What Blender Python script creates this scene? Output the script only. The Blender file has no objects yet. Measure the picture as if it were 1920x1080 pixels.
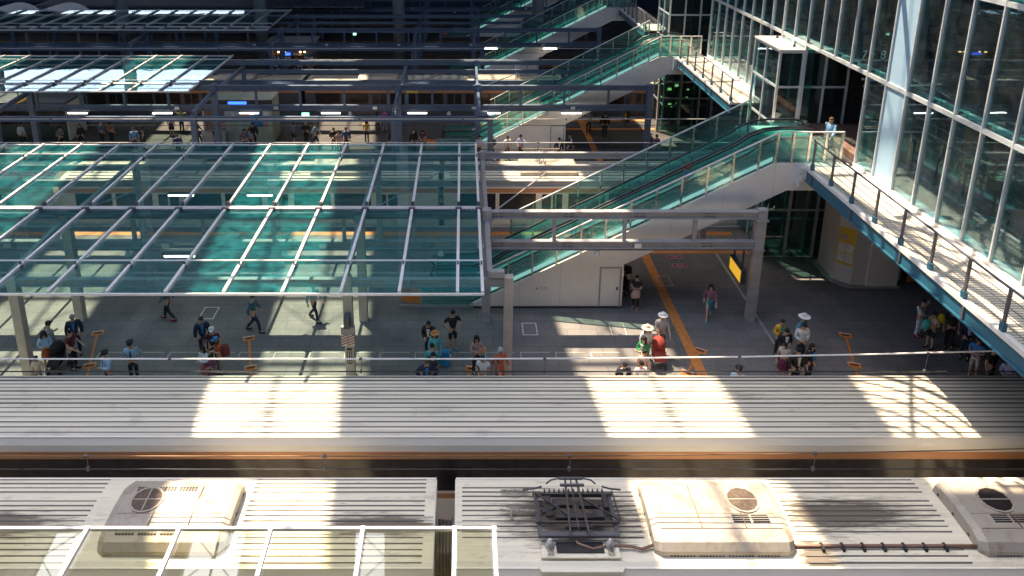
import bpy, bmesh, math, random
from mathutils import Vector, Matrix

random.seed(7)
S = bpy.context.scene
COL = S.collection
R = math.radians

# ------------------------------------------------------------------ camera
F, YP, XP, TH, H = 1425.0, 170.0, 868.0, math.atan(404.0 / 1425.0), 17.7
CT, ST = math.cos(TH), math.sin(TH)
cd = bpy.data.cameras.new('camera')
cd.sensor_width = 36.0
cd.lens = F / 1920 * 36
cd.shift_x = (960 - XP) / 1920
cd.shift_y = -(540 - YP) / 1920
cd.clip_start = 0.1
cd.clip_end = 2000
cam = bpy.data.objects.new('camera', cd)
cam.location = (0, 0, H)
cam.rotation_euler = (math.pi / 2 - TH, 0, 0)
COL.objects.link(cam)
S.camera = cam

# ------------------------------------------------------------------ light
SUNV = Vector((0.30, -0.38, -1.0)).normalized()
ELEV = math.asin(-SUNV.z)
W = bpy.data.worlds.new('World')
S.world = W
W.use_nodes = True
nt = W.node_tree
sky = nt.nodes.new('ShaderNodeTexSky')
sky.sky_type = 'NISHITA'
sky.sun_disc = False
sky.sun_elevation = ELEV
sky.sun_rotation = math.atan2(-SUNV.x, -SUNV.y)
sky.air_density = 1.0
sky.dust_density = 3.0
sky.ozone_density = 1.2
bg = nt.nodes['Background']
bg.inputs['Strength'].default_value = 0.145
nt.links.new(sky.outputs[0], bg.inputs['Color'])
sd = bpy.data.lights.new('sun', 'SUN')
sd.energy = 4.5
sd.angle = R(0.5)
sd.color = (1.0, 0.80, 0.57)
so = bpy.data.objects.new('sun', sd)
so.rotation_euler = SUNV.to_track_quat('-Z', 'Y').to_euler()
so.location = (-30, 40, 80)
COL.objects.link(so)

S.view_settings.view_transform = 'Standard'
S.view_settings.look = 'None'
S.view_settings.exposure = 1.7
S.view_settings.gamma = 1
S.cycles.max_bounces = 10
S.cycles.transparent_max_bounces = 40
S.cycles.caustics_reflective = False
S.cycles.caustics_refractive = False
S.cycles.sample_clamp_indirect = 6
S.cycles.use_denoising = True


def at(x, y, z=0.0):
    """pixel of the photograph at height z -> (X, Y)"""
    t = (y - YP) / F
    h = H - z
    D = h * (CT - t * ST) / (ST + t * CT)
    w = D * CT + h * ST
    return (x - XP) / F * w, D


# ------------------------------------------------------------------ materials
MATS = {}


def new_mat(name):
    m = bpy.data.materials.new(name)
    m.use_nodes = True
    n = m.node_tree
    return m, n, n.nodes['Principled BSDF'], n.nodes['Material Output']


def ramp(n, fac, stops):
    r = n.nodes.new('ShaderNodeValToRGB')
    e = r.color_ramp.elements
    while len(e) < len(stops):
        e.new(0.5)
    for el, (p, c) in zip(e, stops):
        el.position = p
        el.color = (*c, 1)
    n.links.new(fac, r.inputs[0])
    return r.outputs[0]


def coords(n, scale=(1, 1, 1), rot=(0, 0, 0)):
    g = n.nodes.new('ShaderNodeNewGeometry')
    mp = n.nodes.new('ShaderNodeMapping')
    mp.inputs['Scale'].default_value = scale
    mp.inputs['Rotation'].default_value = rot
    n.links.new(g.outputs['Position'], mp.inputs[0])
    return mp.outputs[0]


def noise(n, vec, scale=3.0, detail=4, rough=0.6):
    t = n.nodes.new('ShaderNodeTexNoise')
    t.inputs['Scale'].default_value = scale
    t.inputs['Detail'].default_value = detail
    t.inputs['Roughness'].default_value = rough
    n.links.new(vec, t.inputs['Vector'])
    return t.outputs['Fac']


def mix(n, fac, a, b, mode='MIX'):
    x = n.nodes.new('ShaderNodeMix')
    x.data_type = 'RGBA'
    x.blend_type = mode
    for sock, v in ((x.inputs[0], fac), (x.inputs[6], a), (x.inputs[7], b)):
        if isinstance(v, (int, float)):
            sock.default_value = v
        elif isinstance(v, tuple):
            sock.default_value = (*v, 1)
        else:
            n.links.new(v, sock)
    return x.outputs[2]


def paint(name, col, rough=0.5, metal=0.0, var=0.18, scale=(1, 1, 1), ns=2.5, dirt=None, dirt_amt=0.0, bump=0.0):
    """a painted or metal surface with uneven tone and optional dirt"""
    if name in MATS:
        return MATS[name]
    m, n, b, o = new_mat(name)
    v = coords(n, scale)
    f = noise(n, v, ns, 5, 0.62)
    lo = tuple(c * (1 - var) for c in col)
    hi = tuple(min(1, c * (1 + var)) for c in col)
    c = ramp(n, f, [(0.3, lo), (0.7, hi)])
    if dirt:
        f2 = noise(n, v, ns * 2.3, 6, 0.7)
        d = ramp(n, f2, [(0.62 - 0.25 * dirt_amt, (0, 0, 0)), (0.80, (1, 1, 1))])
        c = mix(n, d, c, dirt)
    n.links.new(c, b.inputs['Base Color'])
    rr = n.nodes.new('ShaderNodeMapRange')
    rr.inputs[3].default_value = max(0.03, rough - 0.1)
    rr.inputs[4].default_value = min(1, rough + 0.12)
    n.links.new(f, rr.inputs[0])
    n.links.new(rr.outputs[0], b.inputs['Roughness'])
    b.inputs['Metallic'].default_value = metal
    if bump:
        bp = n.nodes.new('ShaderNodeBump')
        bp.inputs['Strength'].default_value = bump
        bp.inputs['Distance'].default_value = 0.02
        n.links.new(f, bp.inputs['Height'])
        n.links.new(bp.outputs[0], b.inputs['Normal'])
    MATS[name] = m
    return m


def glass(name, tint, gloss=(0.95, 1.0, 1.0), f0=0.05, dirt=0.05, wob=0.0, film=(0.75, 0.85, 0.85)):
    """thin pane: tinted transparency under a Schlick reflection, a patchy film (dust, or a veil of colour)"""
    m = bpy.data.materials.new(name)
    m.use_nodes = True
    n = m.node_tree
    n.nodes.clear()
    out = n.nodes.new('ShaderNodeOutputMaterial')
    tr = n.nodes.new('ShaderNodeBsdfTransparent')
    tr.inputs[0].default_value = (*tint, 1)
    gl = n.nodes.new('ShaderNodeBsdfGlossy')
    gl.inputs[0].default_value = (*gloss, 1)
    gl.inputs['Roughness'].default_value = 0.015
    df = n.nodes.new('ShaderNodeBsdfDiffuse')
    df.inputs[0].default_value = (*film, 1)
    lw = n.nodes.new('ShaderNodeLayerWeight')
    lw.inputs[0].default_value = 0.5
    pw = n.nodes.new('ShaderNodeMath')
    pw.operation = 'POWER'
    pw.inputs[1].default_value = 4.2
    n.links.new(lw.outputs['Facing'], pw.inputs[0])
    mr = n.nodes.new('ShaderNodeMapRange')
    mr.inputs[3].default_value = f0
    mr.inputs[4].default_value = 1.0
    n.links.new(pw.outputs[0], mr.inputs[0])
    v = coords(n, (0.6, 0.6, 0.6))
    if wob:
        nz = noise(n, v, 1.3, 2, 0.5)
        bp = n.nodes.new('ShaderNodeBump')
        bp.inputs['Strength'].default_value = wob
        bp.inputs['Distance'].default_value = 0.05
        n.links.new(nz, bp.inputs['Height'])
        n.links.new(bp.outputs[0], gl.inputs['Normal'])
    ns = noise(n, v, 4.0, 5, 0.7)
    dr = n.nodes.new('ShaderNodeMapRange')
    dr.inputs[1].default_value = 0.35
    dr.inputs[2].default_value = 0.8
    dr.inputs[3].default_value = dirt * 0.3
    dr.inputs[4].default_value = dirt * 2
    n.links.new(ns, dr.inputs[0])
    m1 = n.nodes.new('ShaderNodeMixShader')
    n.links.new(dr.outputs[0], m1.inputs[0])
    n.links.new(tr.outputs[0], m1.inputs[1])
    n.links.new(df.outputs[0], m1.inputs[2])
    m2 = n.nodes.new('ShaderNodeMixShader')
    n.links.new(mr.outputs[0], m2.inputs[0])
    n.links.new(m1.outputs[0], m2.inputs[1])
    n.links.new(gl.outputs[0], m2.inputs[2])
    n.links.new(m2.outputs[0], out.inputs[0])
    return m


def emit(name, col, strength):
    if name in MATS:
        return MATS[name]
    m, n, b, o = new_mat(name)
    b.inputs['Base Color'].default_value = (*[min(0.8, c) for c in col], 1)
    b.inputs['Emission Color'].default_value = (*col, 1)
    b.inputs['Emission Strength'].default_value = strength
    MATS[name] = m
    return m


def cloth(col):
    key = 'cloth_%d_%d_%d' % tuple(int(c * 100) for c in col)
    return paint(key, col, rough=0.85, var=0.22, ns=9.0, bump=0.3)


def platform_mat(name='platform_paving', k=1.0):
    m, n, b, o = new_mat(name)
    v = coords(n)
    br = n.nodes.new('ShaderNodeTexBrick')
    br.offset = 0.5
    br.inputs['Scale'].default_value = 1.0
    br.inputs['Mortar Size'].default_value = 0.008
    br.inputs['Brick Width'].default_value = 1.2
    br.inputs['Row Height'].default_value = 0.6
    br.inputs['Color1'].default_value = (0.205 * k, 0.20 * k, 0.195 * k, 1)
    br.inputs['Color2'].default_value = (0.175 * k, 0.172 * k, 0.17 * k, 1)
    br.inputs['Mortar'].default_value = (0.07, 0.07, 0.075, 1)
    n.links.new(v, br.inputs['Vector'])
    f = noise(n, coords(n, (0.35, 0.35, 0.35)), 2.2, 6, 0.65)
    c = mix(n, 1.0, br.outputs[0], ramp(n, f, [(0.3, (0.72, 0.72, 0.74)), (0.7, (1.1, 1.08, 1.05))]), 'MULTIPLY')
    f2 = noise(n, v, 7.0, 4, 0.7)
    c = mix(n, ramp(n, f2, [(0.66, (0, 0, 0)), (0.78, (0.6, 0.6, 0.6))]), c, (0.07, 0.068, 0.065))
    n.links.new(c, b.inputs['Base Color'])
    rr = n.nodes.new('ShaderNodeMapRange')
    rr.inputs[3].default_value = 0.6
    rr.inputs[4].default_value = 0.85
    b.inputs['Specular IOR Level'].default_value = 0.3
    n.links.new(f, rr.inputs[0])
    n.links.new(rr.outputs[0], b.inputs['Roughness'])
    return m


def roof_mat(name, base, soot, blobs=(), streak=0.86, sx=0.12):
    """weathered train roof: streaks along the train, soot in patches"""
    m, n, b, o = new_mat(name)
    v1 = coords(n, (sx, 3.0, 1.0))
    v2 = coords(n, (0.35, 1.1, 1.0))
    a = noise(n, v1, 3.0, 6, 0.7)
    c = ramp(n, a, [(0.25, tuple(x * streak for x in base)), (0.75, tuple(min(1, x * 1.15) for x in base))])
    d = noise(n, v2, 1.6, 7, 0.72)
    c = mix(n, ramp(n, d, [(0.56, (0, 0, 0)), (0.80, (0.75, 0.75, 0.75))]), c, soot)
    n.links.new(c, b.inputs['Base Color'])
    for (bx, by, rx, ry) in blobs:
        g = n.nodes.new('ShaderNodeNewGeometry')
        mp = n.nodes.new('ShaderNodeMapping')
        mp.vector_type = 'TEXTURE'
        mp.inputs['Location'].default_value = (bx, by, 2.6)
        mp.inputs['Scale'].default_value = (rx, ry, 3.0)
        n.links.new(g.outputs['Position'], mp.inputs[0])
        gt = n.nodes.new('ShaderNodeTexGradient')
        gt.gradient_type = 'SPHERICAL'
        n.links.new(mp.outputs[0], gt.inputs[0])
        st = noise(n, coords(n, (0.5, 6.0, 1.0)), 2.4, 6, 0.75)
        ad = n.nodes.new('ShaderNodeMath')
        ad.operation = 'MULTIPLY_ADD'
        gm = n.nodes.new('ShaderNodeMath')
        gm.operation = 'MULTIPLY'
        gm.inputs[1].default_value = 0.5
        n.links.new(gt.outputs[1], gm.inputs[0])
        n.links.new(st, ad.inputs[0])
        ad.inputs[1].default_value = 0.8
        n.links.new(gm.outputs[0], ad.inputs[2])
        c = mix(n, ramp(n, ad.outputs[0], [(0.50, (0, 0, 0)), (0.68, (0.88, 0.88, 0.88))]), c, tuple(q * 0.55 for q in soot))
    n.links.new(c, b.inputs['Base Color'])
    b.inputs['Roughness'].default_value = 0.42
    b.inputs['Metallic'].default_value = 0.0
    return m


def slot_mat(name, light, dark, w, h, axis):
    """perforated sheet: light metal with rows of dark slots (brick cells)"""
    m, n, b, o = new_mat(name)
    v = coords(n, (1, 1, 1), axis)
    br = n.nodes.new('ShaderNodeTexBrick')
    br.offset = 0.5
    br.inputs['Scale'].default_value = 1.0
    br.inputs['Mortar Size'].default_value = w * 0.24
    br.inputs['Brick Width'].default_value = w
    br.inputs['Row Height'].default_value = h
    br.inputs['Color1'].default_value = (*dark, 1)
    br.inputs['Color2'].default_value = (*dark, 1)
    br.inputs['Mortar'].default_value = (*light, 1)
    n.links.new(v, br.inputs['Vector'])
    n.links.new(br.outputs[0], b.inputs['Base Color'])
    b.inputs['Roughness'].default_value = 0.45
    return m


def deck_mat():
    m, n, b, o = new_mat('walkway_grating')
    v = coords(n)
    wv = n.nodes.new('ShaderNodeTexWave')
    wv.bands_direction = 'Y'
    wv.inputs['Scale'].default_value = 2.6
    wv.inputs['Distortion'].default_value = 0.4
    n.links.new(v, wv.inputs[0])
    f = noise(n, v, 5.0, 5, 0.7)
    c = ramp(n, wv.outputs['Fac'], [(0.25, (0.24, 0.22, 0.19)), (0.45, (0.66, 0.63, 0.56))])
    c = mix(n, 1.0, c, ramp(n, f, [(0.3, (0.75, 0.74, 0.70)), (0.7, (1.1, 1.1, 1.1))]), 'MULTIPLY')
    n.links.new(c, b.inputs['Base Color'])
    b.inputs['Roughness'].default_value = 0.55
    return m


M_PLAT = platform_mat()
M_PLAT2 = platform_mat('shaded_paving', 0.4)  # same paving, darkened in colour to stand in for far shade
M_BED = paint('ballast', (0.10, 0.085, 0.07), 0.95, var=0.5, ns=14, bump=0.8)
M_KERB = paint('platform_edge', (0.34, 0.33, 0.31), 0.8, var=0.2)
M_TACT = paint('tactile_orange', (0.62, 0.24, 0.06), 0.7, var=0.25, ns=6, dirt=(0.22, 0.10, 0.05), dirt_amt=0.4)
M_WHITE = paint('white_line', (0.72, 0.71, 0.68), 0.6, var=0.15, ns=6)
M_STEEL = paint('grey_steel', (0.36, 0.35, 0.36), 0.42, var=0.16, scale=(0.4, 1, 1), ns=3, dirt=(0.2, 0.17, 0.15), dirt_amt=0.2)
M_STEEL_SHADE = paint('shaded_steel', (0.10, 0.145, 0.22), 0.42, var=0.16, scale=(0.4, 1, 1), ns=3)  # frame steel with the far shade put into its colour
M_STEELD = paint('dark_steel', (0.10, 0.10, 0.115), 0.5, var=0.2)
M_POST = paint('beige_post', (0.52, 0.47, 0.41), 0.5, var=0.14, ns=2, dirt=(0.3, 0.24, 0.2), dirt_amt=0.1)
M_RAFT = paint('white_rafter', (0.74, 0.74, 0.73), 0.38, var=0.08)
M_BRASS = paint('dull_brass', (0.22, 0.14, 0.08), 0.4, metal=0.5)
M_STAIN = paint('stainless', (0.62, 0.58, 0.53), 0.26, metal=0.9, var=0.1, ns=6)
M_ALU = paint('pale_aluminium', (0.66, 0.72, 0.76), 0.3, metal=0.35, var=0.08, ns=2)
M_CLAD = paint('cream_cladding', (0.82, 0.77, 0.70), 0.42, var=0.05, ns=1.2, dirt=(0.55, 0.5, 0.45), dirt_amt=0.0)
M_WALLW = paint('white_panel', (0.66, 0.63, 0.60), 0.45, var=0.08)
M_DARK = paint('near_black', (0.02, 0.02, 0.024), 0.5, var=0.3)
M_RUB = paint('black_rubber', (0.025, 0.03, 0.035), 0.3, var=0.2)
M_STEP = paint('escalator_tread', (0.16, 0.16, 0.17), 0.4, metal=0.5, var=0.3, scale=(1, 12, 1), ns=3)
M_YEL = paint('yellow_paint', (0.72, 0.47, 0.05), 0.5, var=0.1)
M_ORA = paint('orange_paint', (0.62, 0.21, 0.045), 0.55, var=0.12)
M_RED = paint('red_paint', (0.42, 0.03, 0.04), 0.5, var=0.1)
M_BLUEB = paint('blue_beam', (0.025, 0.12, 0.19), 0.35, var=0.15, scale=(1, 0.4, 1))
M_PANEL = paint('blue_panel', (0.34, 0.52, 0.68), 0.35, var=0.06, ns=0.8)
M_ROOFA = roof_mat('moving_train_roof', (0.82, 0.77, 0.62), (0.20, 0.17, 0.15), streak=0.62, sx=0.03)
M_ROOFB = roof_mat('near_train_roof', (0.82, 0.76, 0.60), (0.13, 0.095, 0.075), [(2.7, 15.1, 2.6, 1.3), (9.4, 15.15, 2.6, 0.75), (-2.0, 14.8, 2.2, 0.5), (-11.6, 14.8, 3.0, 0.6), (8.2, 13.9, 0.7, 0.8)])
M_BODY = paint('train_body', (0.82, 0.78, 0.68), 0.33, metal=0.0, var=0.06, scale=(0.15, 1, 1), ns=2)
M_BAND = paint('train_band', (0.52, 0.25, 0.115), 0.4, var=0.14, scale=(0.2, 1, 1))
M_BANDD = paint('band_dark', (0.07, 0.045, 0.035), 0.4, var=0.2)
M_WIN = paint('train_window', (0.035, 0.03, 0.03), 0.08, var=0.3)
M_AC = paint('ac_cover', (0.40, 0.365, 0.31), 0.45, var=0.08, ns=1.6, dirt=(0.26, 0.16, 0.09), dirt_amt=0.42)
M_ACD = paint('ac_side', (0.52, 0.45, 0.38), 0.5, var=0.15, ns=3, dirt=(0.3, 0.18, 0.1), dirt_amt=0.4)
M_BELL = paint('gangway_rubber', (0.05, 0.05, 0.055), 0.7, var=0.3)
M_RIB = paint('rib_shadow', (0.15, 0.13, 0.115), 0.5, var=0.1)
M_DECK = deck_mat()
M_SLOT = slot_mat('perforated_gutter', (0.62, 0.62, 0.62), (0.10, 0.10, 0.11), 0.11, 0.07, (0, 0, 0))
M_MESHF = paint('fan_mesh', (0.10, 0.07, 0.05), 0.6, var=0.5, ns=14)
M_ROOF = paint('roof_sheet', (0.20, 0.165, 0.12), 0.6, var=0.15, scale=(1, 0.2, 1))
M_FARW = paint('far_wall', (0.035, 0.06, 0.11), 0.6, var=0.3, ns=0.6)
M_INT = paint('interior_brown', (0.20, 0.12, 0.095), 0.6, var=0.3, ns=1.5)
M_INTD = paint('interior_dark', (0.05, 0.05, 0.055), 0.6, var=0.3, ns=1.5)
M_SKIN = paint('skin', (0.55, 0.34, 0.24), 0.55, var=0.08, ns=8)
M_LAMP = emit('lit_tube', (1.0, 0.93, 0.80), 5.0)
M_EXIT = emit('exit_green', (0.10, 0.75, 0.42), 1.2)
M_SIGNW = emit('sign_white', (0.75, 0.95, 0.85), 0.9)
M_SIGNB = emit('sign_blue', (0.03, 0.12, 0.75), 1.2)
M_SIGNY = emit('sign_yellow', (0.85, 0.46, 0.03), 0.22)
M_WARM = emit('warm_light', (1.0, 0.55, 0.2), 3.0)
G_CAN = glass('canopy_glass', (0.85, 0.97, 0.955), gloss=(0.92, 0.97, 1.0), f0=0.05, dirt=0.085, wob=0.05, film=(0.05, 0.48, 0.56))  # film lays a painted teal veil over the panes, not dust
G_FAC = glass('facade_glass', (0.64, 0.84, 0.89), gloss=(0.8, 0.95, 1.0), f0=0.075, dirt=0.015, wob=0.02)
G_FIN = glass('glass_fin', (0.50, 0.80, 0.80), f0=0.06, dirt=0.05, film=(0.35, 0.68, 0.70))
G_ESC = glass('balustrade_glass', (0.50, 0.86, 0.83), f0=0.08, dirt=0.14, film=(0.6, 0.95, 0.9))
M_STRIP = emit('skirt_glow', (0.68, 0.95, 0.9), 0.2)  # added glowing strip, brightens the foot of the balustrade glass
G_SCR = glass('screen_glass', (0.74, 0.93, 0.91), f0=0.06, dirt=0.05)
G_DARK = glass('dark_glass', (0.40, 0.60, 0.58), f0=0.08, dirt=0.02)


# ------------------------------------------------------------------ mesh building
class MB:
    def __init__(s):
        s.v, s.f = [], []

    def hexa(s, p):
        b = len(s.v)
        s.v += [tuple(q) for q in p]
        for f in ((0, 3, 2, 1), (4, 5, 6, 7), (0, 1, 5, 4), (1, 2, 6, 5), (2, 3, 7, 6), (3, 0, 4, 7)):
            s.f.append([b + i for i in f])
        return s

    def box(s, x0, x1, y0, y1, z0, z1):
        return s.hexa([(x0, y0, z0), (x1, y0, z0), (x1, y1, z0), (x0, y1, z0),
                       (x0, y0, z1), (x1, y0, z1), (x1, y1, z1), (x0, y1, z1)])

    def bar(s, a, b, w, h, up=(0, 0, 1)):
        a, b = Vector(a), Vector(b)
        d = (b - a).normalized()
        u = Vector(up)
        if abs(d.dot(u)) > 0.98:
            u = Vector((0, 1, 0))
        x = d.cross(u).normalized() * w / 2
        y = x.cross(d).normalized() * h / 2
        return s.hexa([a - x - y, a + x - y, b + x - y, b - x - y, a - x + y, a + x + y, b + x + y, b - x + y])

    def prism(s, poly, vec):
        b, k = len(s.v), len(poly)
        vec = Vector(vec)
        s.v += [tuple(p) for p in poly] + [tuple(Vector(p) + vec) for p in poly]
        s.f.append([b + i for i in range(k)][::-1])
        s.f.append([b + k + i for i in range(k)])
        for i in range(k):
            j = (i + 1) % k
            s.f.append([b + i, b + j, b + k + j, b + k + i])
        return s

    def tube(s, pts, r, n=6):
        pts = [Vector(p) for p in pts]
        b = len(s.v)
        for i, p in enumerate(pts):
            d = (pts[min(i + 1, len(pts) - 1)] - pts[max(i - 1, 0)]).normalized()
            u = Vector((0, 0, 1)) if abs(d.z) < 0.95 else Vector((1, 0, 0))
            x = d.cross(u).normalized()
            y = x.cross(d).normalized()
            rr = r[i] if isinstance(r, (list, tuple)) else r
            for k in range(n):
                a = 2 * math.pi * k / n
                s.v.append(tuple(p + x * rr * math.cos(a) + y * rr * math.sin(a)))
        for i in range(len(pts) - 1):
            for k in range(n):
                k2 = (k + 1) % n
                s.f.append([b + i * n + k, b + i * n + k2, b + (i + 1) * n + k2, b + (i + 1) * n + k])
        s.f.append([b + k for k in range(n)][::-1])
        s.f.append([b + (len(pts) - 1) * n + k for k in range(n)])
        return s

    def lathe(s, c, prof, n=16, sx=1.0, sy=1.0, caps=True):
        b = len(s.v)
        for r, z in prof:
            for k in range(n):
                a = 2 * math.pi * k / n
                s.v.append((c[0] + r * sx * math.cos(a), c[1] + r * sy * math.sin(a), c[2] + z))
        for i in range(len(prof) - 1):
            for k in range(n):
                k2 = (k + 1) % n
                s.f.append([b + i * n + k, b + i * n + k2, b + (i + 1) * n + k2, b + (i + 1) * n + k])
        if caps:
            s.f.append([b + k for k in range(n)][::-1])
            s.f.append([b + (len(prof) - 1) * n + k for k in range(n)])
        return s

    def ball(s, c, rx, ry, rz, n=12, m=7, lo=-1.0):
        prof = []
        for i in range(m + 1):
            a = -math.pi / 2 + math.pi * i / m
            if math.sin(a) < lo:
                continue
            prof.append((max(0.02, math.cos(a)), math.sin(a) * rz))
        return s.lathe(c, prof, n, rx, ry)

    def mesh(s, name, loc=(0, 0, 0), smooth=False):
        me = bpy.data.meshes.new(name)
        lx, ly, lz = loc
        me.from_pydata([(x - lx, y - ly, z - lz) for x, y, z in s.v], [], s.f)
        if smooth:
            for p in me.polygons:
                p.use_smooth = True
        me.update()
        return me


def label_it(o, label, cat, group=None):
    o['label'] = label
    o['category'] = cat
    if group:
        o['group'] = group


class Thing:
    def __init__(s, name, label, cat, loc=(0, 0, 0), group=None):
        s.o = bpy.data.objects.new(name, None)
        s.o.empty_display_size = 0.3
        s.o.location = loc
        s.loc = loc
        COL.objects.link(s.o)
        label_it(s.o, label, cat, group)

    def part(s, name, mb, mat, parent=None, label=None, smooth=False):
        me = mb.mesh(name, s.loc, smooth)
        me.materials.append(mat)
        o = bpy.data.objects.new(name, me)
        COL.objects.link(o)
        o.parent = parent or s.o
        if label:
            o['label'] = label
        return o


def single(name, mb, mat, label, cat, group=None, smooth=False):
    me = mb.mesh(name, (0, 0, 0), smooth)
    me.materials.append(mat)
    o = bpy.data.objects.new(name, me)
    COL.objects.link(o)
    label_it(o, label, cat, group)
    return o


def struct(name, mb, mat):
    me = mb.mesh(name)
    me.materials.append(mat)
    o = bpy.data.objects.new(name, me)
    o['kind'] = 'structure'
    COL.objects.link(o)
    return o


def dup(root, d, label, group=None):
    r = root.copy()
    COL.objects.link(r)
    r.location = Vector(root.location) + Vector(d)
    r['label'] = label
    if group:
        r['group'] = group
    for ch in list(root.children):
        c = ch.copy()
        COL.objects.link(c)
        c.parent = r
        for g in list(ch.children):
            q = g.copy()
            COL.objects.link(q)
            q.parent = c
    return r


def text_mb(body, size, origin, right, up):
    """lettering as mesh: origin is its centre, right/up its directions in the world"""
    cu = bpy.data.curves.new('lettering', 'FONT')
    cu.body = body
    cu.size = size
    cu.align_x = 'CENTER'
    cu.align_y = 'CENTER'
    o = bpy.data.objects.new('lettering', cu)
    COL.objects.link(o)
    dg = bpy.context.evaluated_depsgraph_get()
    me = bpy.data.meshes.new_from_object(o.evaluated_get(dg))
    mb = MB()
    O, Rr, U = Vector(origin), Vector(right).normalized(), Vector(up).normalized()
    mb.v = [tuple(O + Rr * v.co.x + U * v.co.y) for v in me.vertices]
    mb.f = [list(p.vertices) for p in me.polygons]
    bpy.data.objects.remove(o)
    bpy.data.curves.remove(cu)
    bpy.data.meshes.remove(me)
    return mb


PITCH = 18.7
# ------------------------------------------------------------------ ground, platforms, tracks
struct('ground', MB().box(-300, 300, -60, 320, -1.6, -1.1), M_BED)
PLATS = [(-4.0, 13.05), (20.80, 36.45), (43.8, 55.15), (62.5, 73.9), (81.2, 96.0)]
for a, b in PLATS:
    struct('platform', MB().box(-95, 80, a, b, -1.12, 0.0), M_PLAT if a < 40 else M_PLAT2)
edge = MB()
strip = MB()
for i, (a, b) in enumerate(PLATS[1:]):
    o = PITCH * i
    edge.box(-95, 80, a + 0.02, a + 0.14, 0.0, 0.006).box(-95, 80, b - 0.14, b - 0.02, 0.0, 0.006)
    strip.box(-95, 13.8, 35.35 + o, 35.72 + o, 0.0, 0.008)
    strip.box(4.0, 13.9, 33.40 + o, 33.70 + o, 0.0, 0.008)
    ya = (a if i else 20.85) + 0.5
    strip.box(8.62, 9.02, ya, 33.37 + o, 0.0, 0.008)
    strip.box(-95, 80, (a + 1.0), (a + 1.3), 0.0, 0.008)
    for xx in (9.02,):
        strip.box(8.62, 9.3, 33.70 + o + 0.003, 35.347 + o, 0.0, 0.008)
struct('platform_edge_line', edge, M_WHITE)
struct('tactile_paving', strip, M_TACT)
ln = MB()
x = -14.0
while x < 6:
    ln.box(x, x + 1.15, 25.05, 25.10, 0.0, 0.005)
    ln.box(x, x + 1.15, 25.42, 25.46, 0.0, 0.005)
    ln.box(x, x + 0.04, 25.10, 25.42, 0.0, 0.005)
    x += 1.35
struct('waiting_line_marking', ln, paint('faded_line', (0.42, 0.42, 0.38), 0.6))
gr = MB()
ga, gb = at(1343, 476), at(1452, 645)
gr.bar((*ga, 0.006), (*gb, 0.006), 0.11, 0.012)
struct('drain_channel', gr, paint('drain_metal', (0.45, 0.45, 0.42), 0.4, metal=0.4))
rails = MB()
for cy in (14.8, 19.2, 38.05, 42.0, 56.9, 60.7, 75.6, 79.4, 98.0, 102.0):
    for dy in (-0.53, 0.53):
        rails.box(-120, 120, cy + dy - 0.035, cy + dy + 0.035, -1.10, -0.94)
struct('track_rails', rails, paint('rail_steel', (0.22, 0.16, 0.12), 0.4, metal=0.6))

# ------------------------------------------------------------------ great station roof overhead (with skylight slits)
RZ, RY0, RY1 = 37.4, 25.0, 108.0
t = Thing('station_roof', 'huge roof of brown sheets with cross-braced skylight slits high over the tracks', 'roof', (0, RY0, RZ))
half = 2.12


def slit_c(k, y):
    return -4.4 + 11.75 * k - 0.10 * (y - 32.2)


for k in range(-9, 5):
    p = []
    for y, dz in ((RY0, 0), (RY1, 0)):
        p.append((slit_c(k, y) + half, y, RZ))
        p.append((slit_c(k + 1, y) - half, y, RZ))
    if k == 0:
        # opening added at this sheet's right margin to pass sun to the lattice
        ya_, yb_ = 28.6, 35.6
        e = lambda y, sgn, kk: (slit_c(kk, y) + sgn * half, y, RZ)
        t.part('roof_sheet', MB().prism([e(RY0, 1, k), e(RY0, -1, k + 1), e(ya_, -1, k + 1), e(ya_, 1, k)], (0, 0, 0.5)), M_ROOF)
        t.part('roof_sheet', MB().prism([e(yb_, 1, k), e(yb_, -1, k + 1), e(RY1, -1, k + 1), e(RY1, 1, k)], (0, 0, 0.5)), M_ROOF)
        a_, b_ = e(ya_, 1, k), e(yb_, 1, k)
        t.part('roof_sheet', MB().prism([a_, (1.6, ya_, RZ), (1.6, yb_, RZ), b_], (0, 0, 0.5)), M_ROOF)
        continue
    t.part('roof_sheet', MB().prism([p[0], p[1], p[3], p[2]], (0, 0, 0.5)), M_ROOF)
SLIT_END = 70.0
DEEP = 8.0
for k in range(-8, 5):
    # added slanting walls cut sky light from each slit; slits close past the second platform
    ca, cb = slit_c(k, SLIT_END), slit_c(k, RY1)
    t.part('roof_sheet', MB().prism([(ca - half, SLIT_END, RZ + 0.01), (ca + half, SLIT_END, RZ + 0.01), (cb + half, RY1, RZ + 0.01), (cb - half, RY1, RZ + 0.01)], (0, 0, 0.4)), M_ROOF)
    up = -SUNV * (DEEP / -SUNV.z)
    up = Vector((up.x, 0.0, up.z))
    for sg in (-1, 1):
        a = Vector((slit_c(k, RY0) + sg * (half + 0.02), RY0, RZ + 0.5))
        b = Vector((slit_c(k, SLIT_END) + sg * (half + 0.02), SLIT_END, RZ + 0.5))
        a.x -= 0.1 * up.y
        t.part('sky_baffle_wall', MB().prism([tuple(a), tuple(b), tuple(b + up), tuple(a + up)], (sg * 0.12, 0, 0)), M_ROOF)
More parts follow.
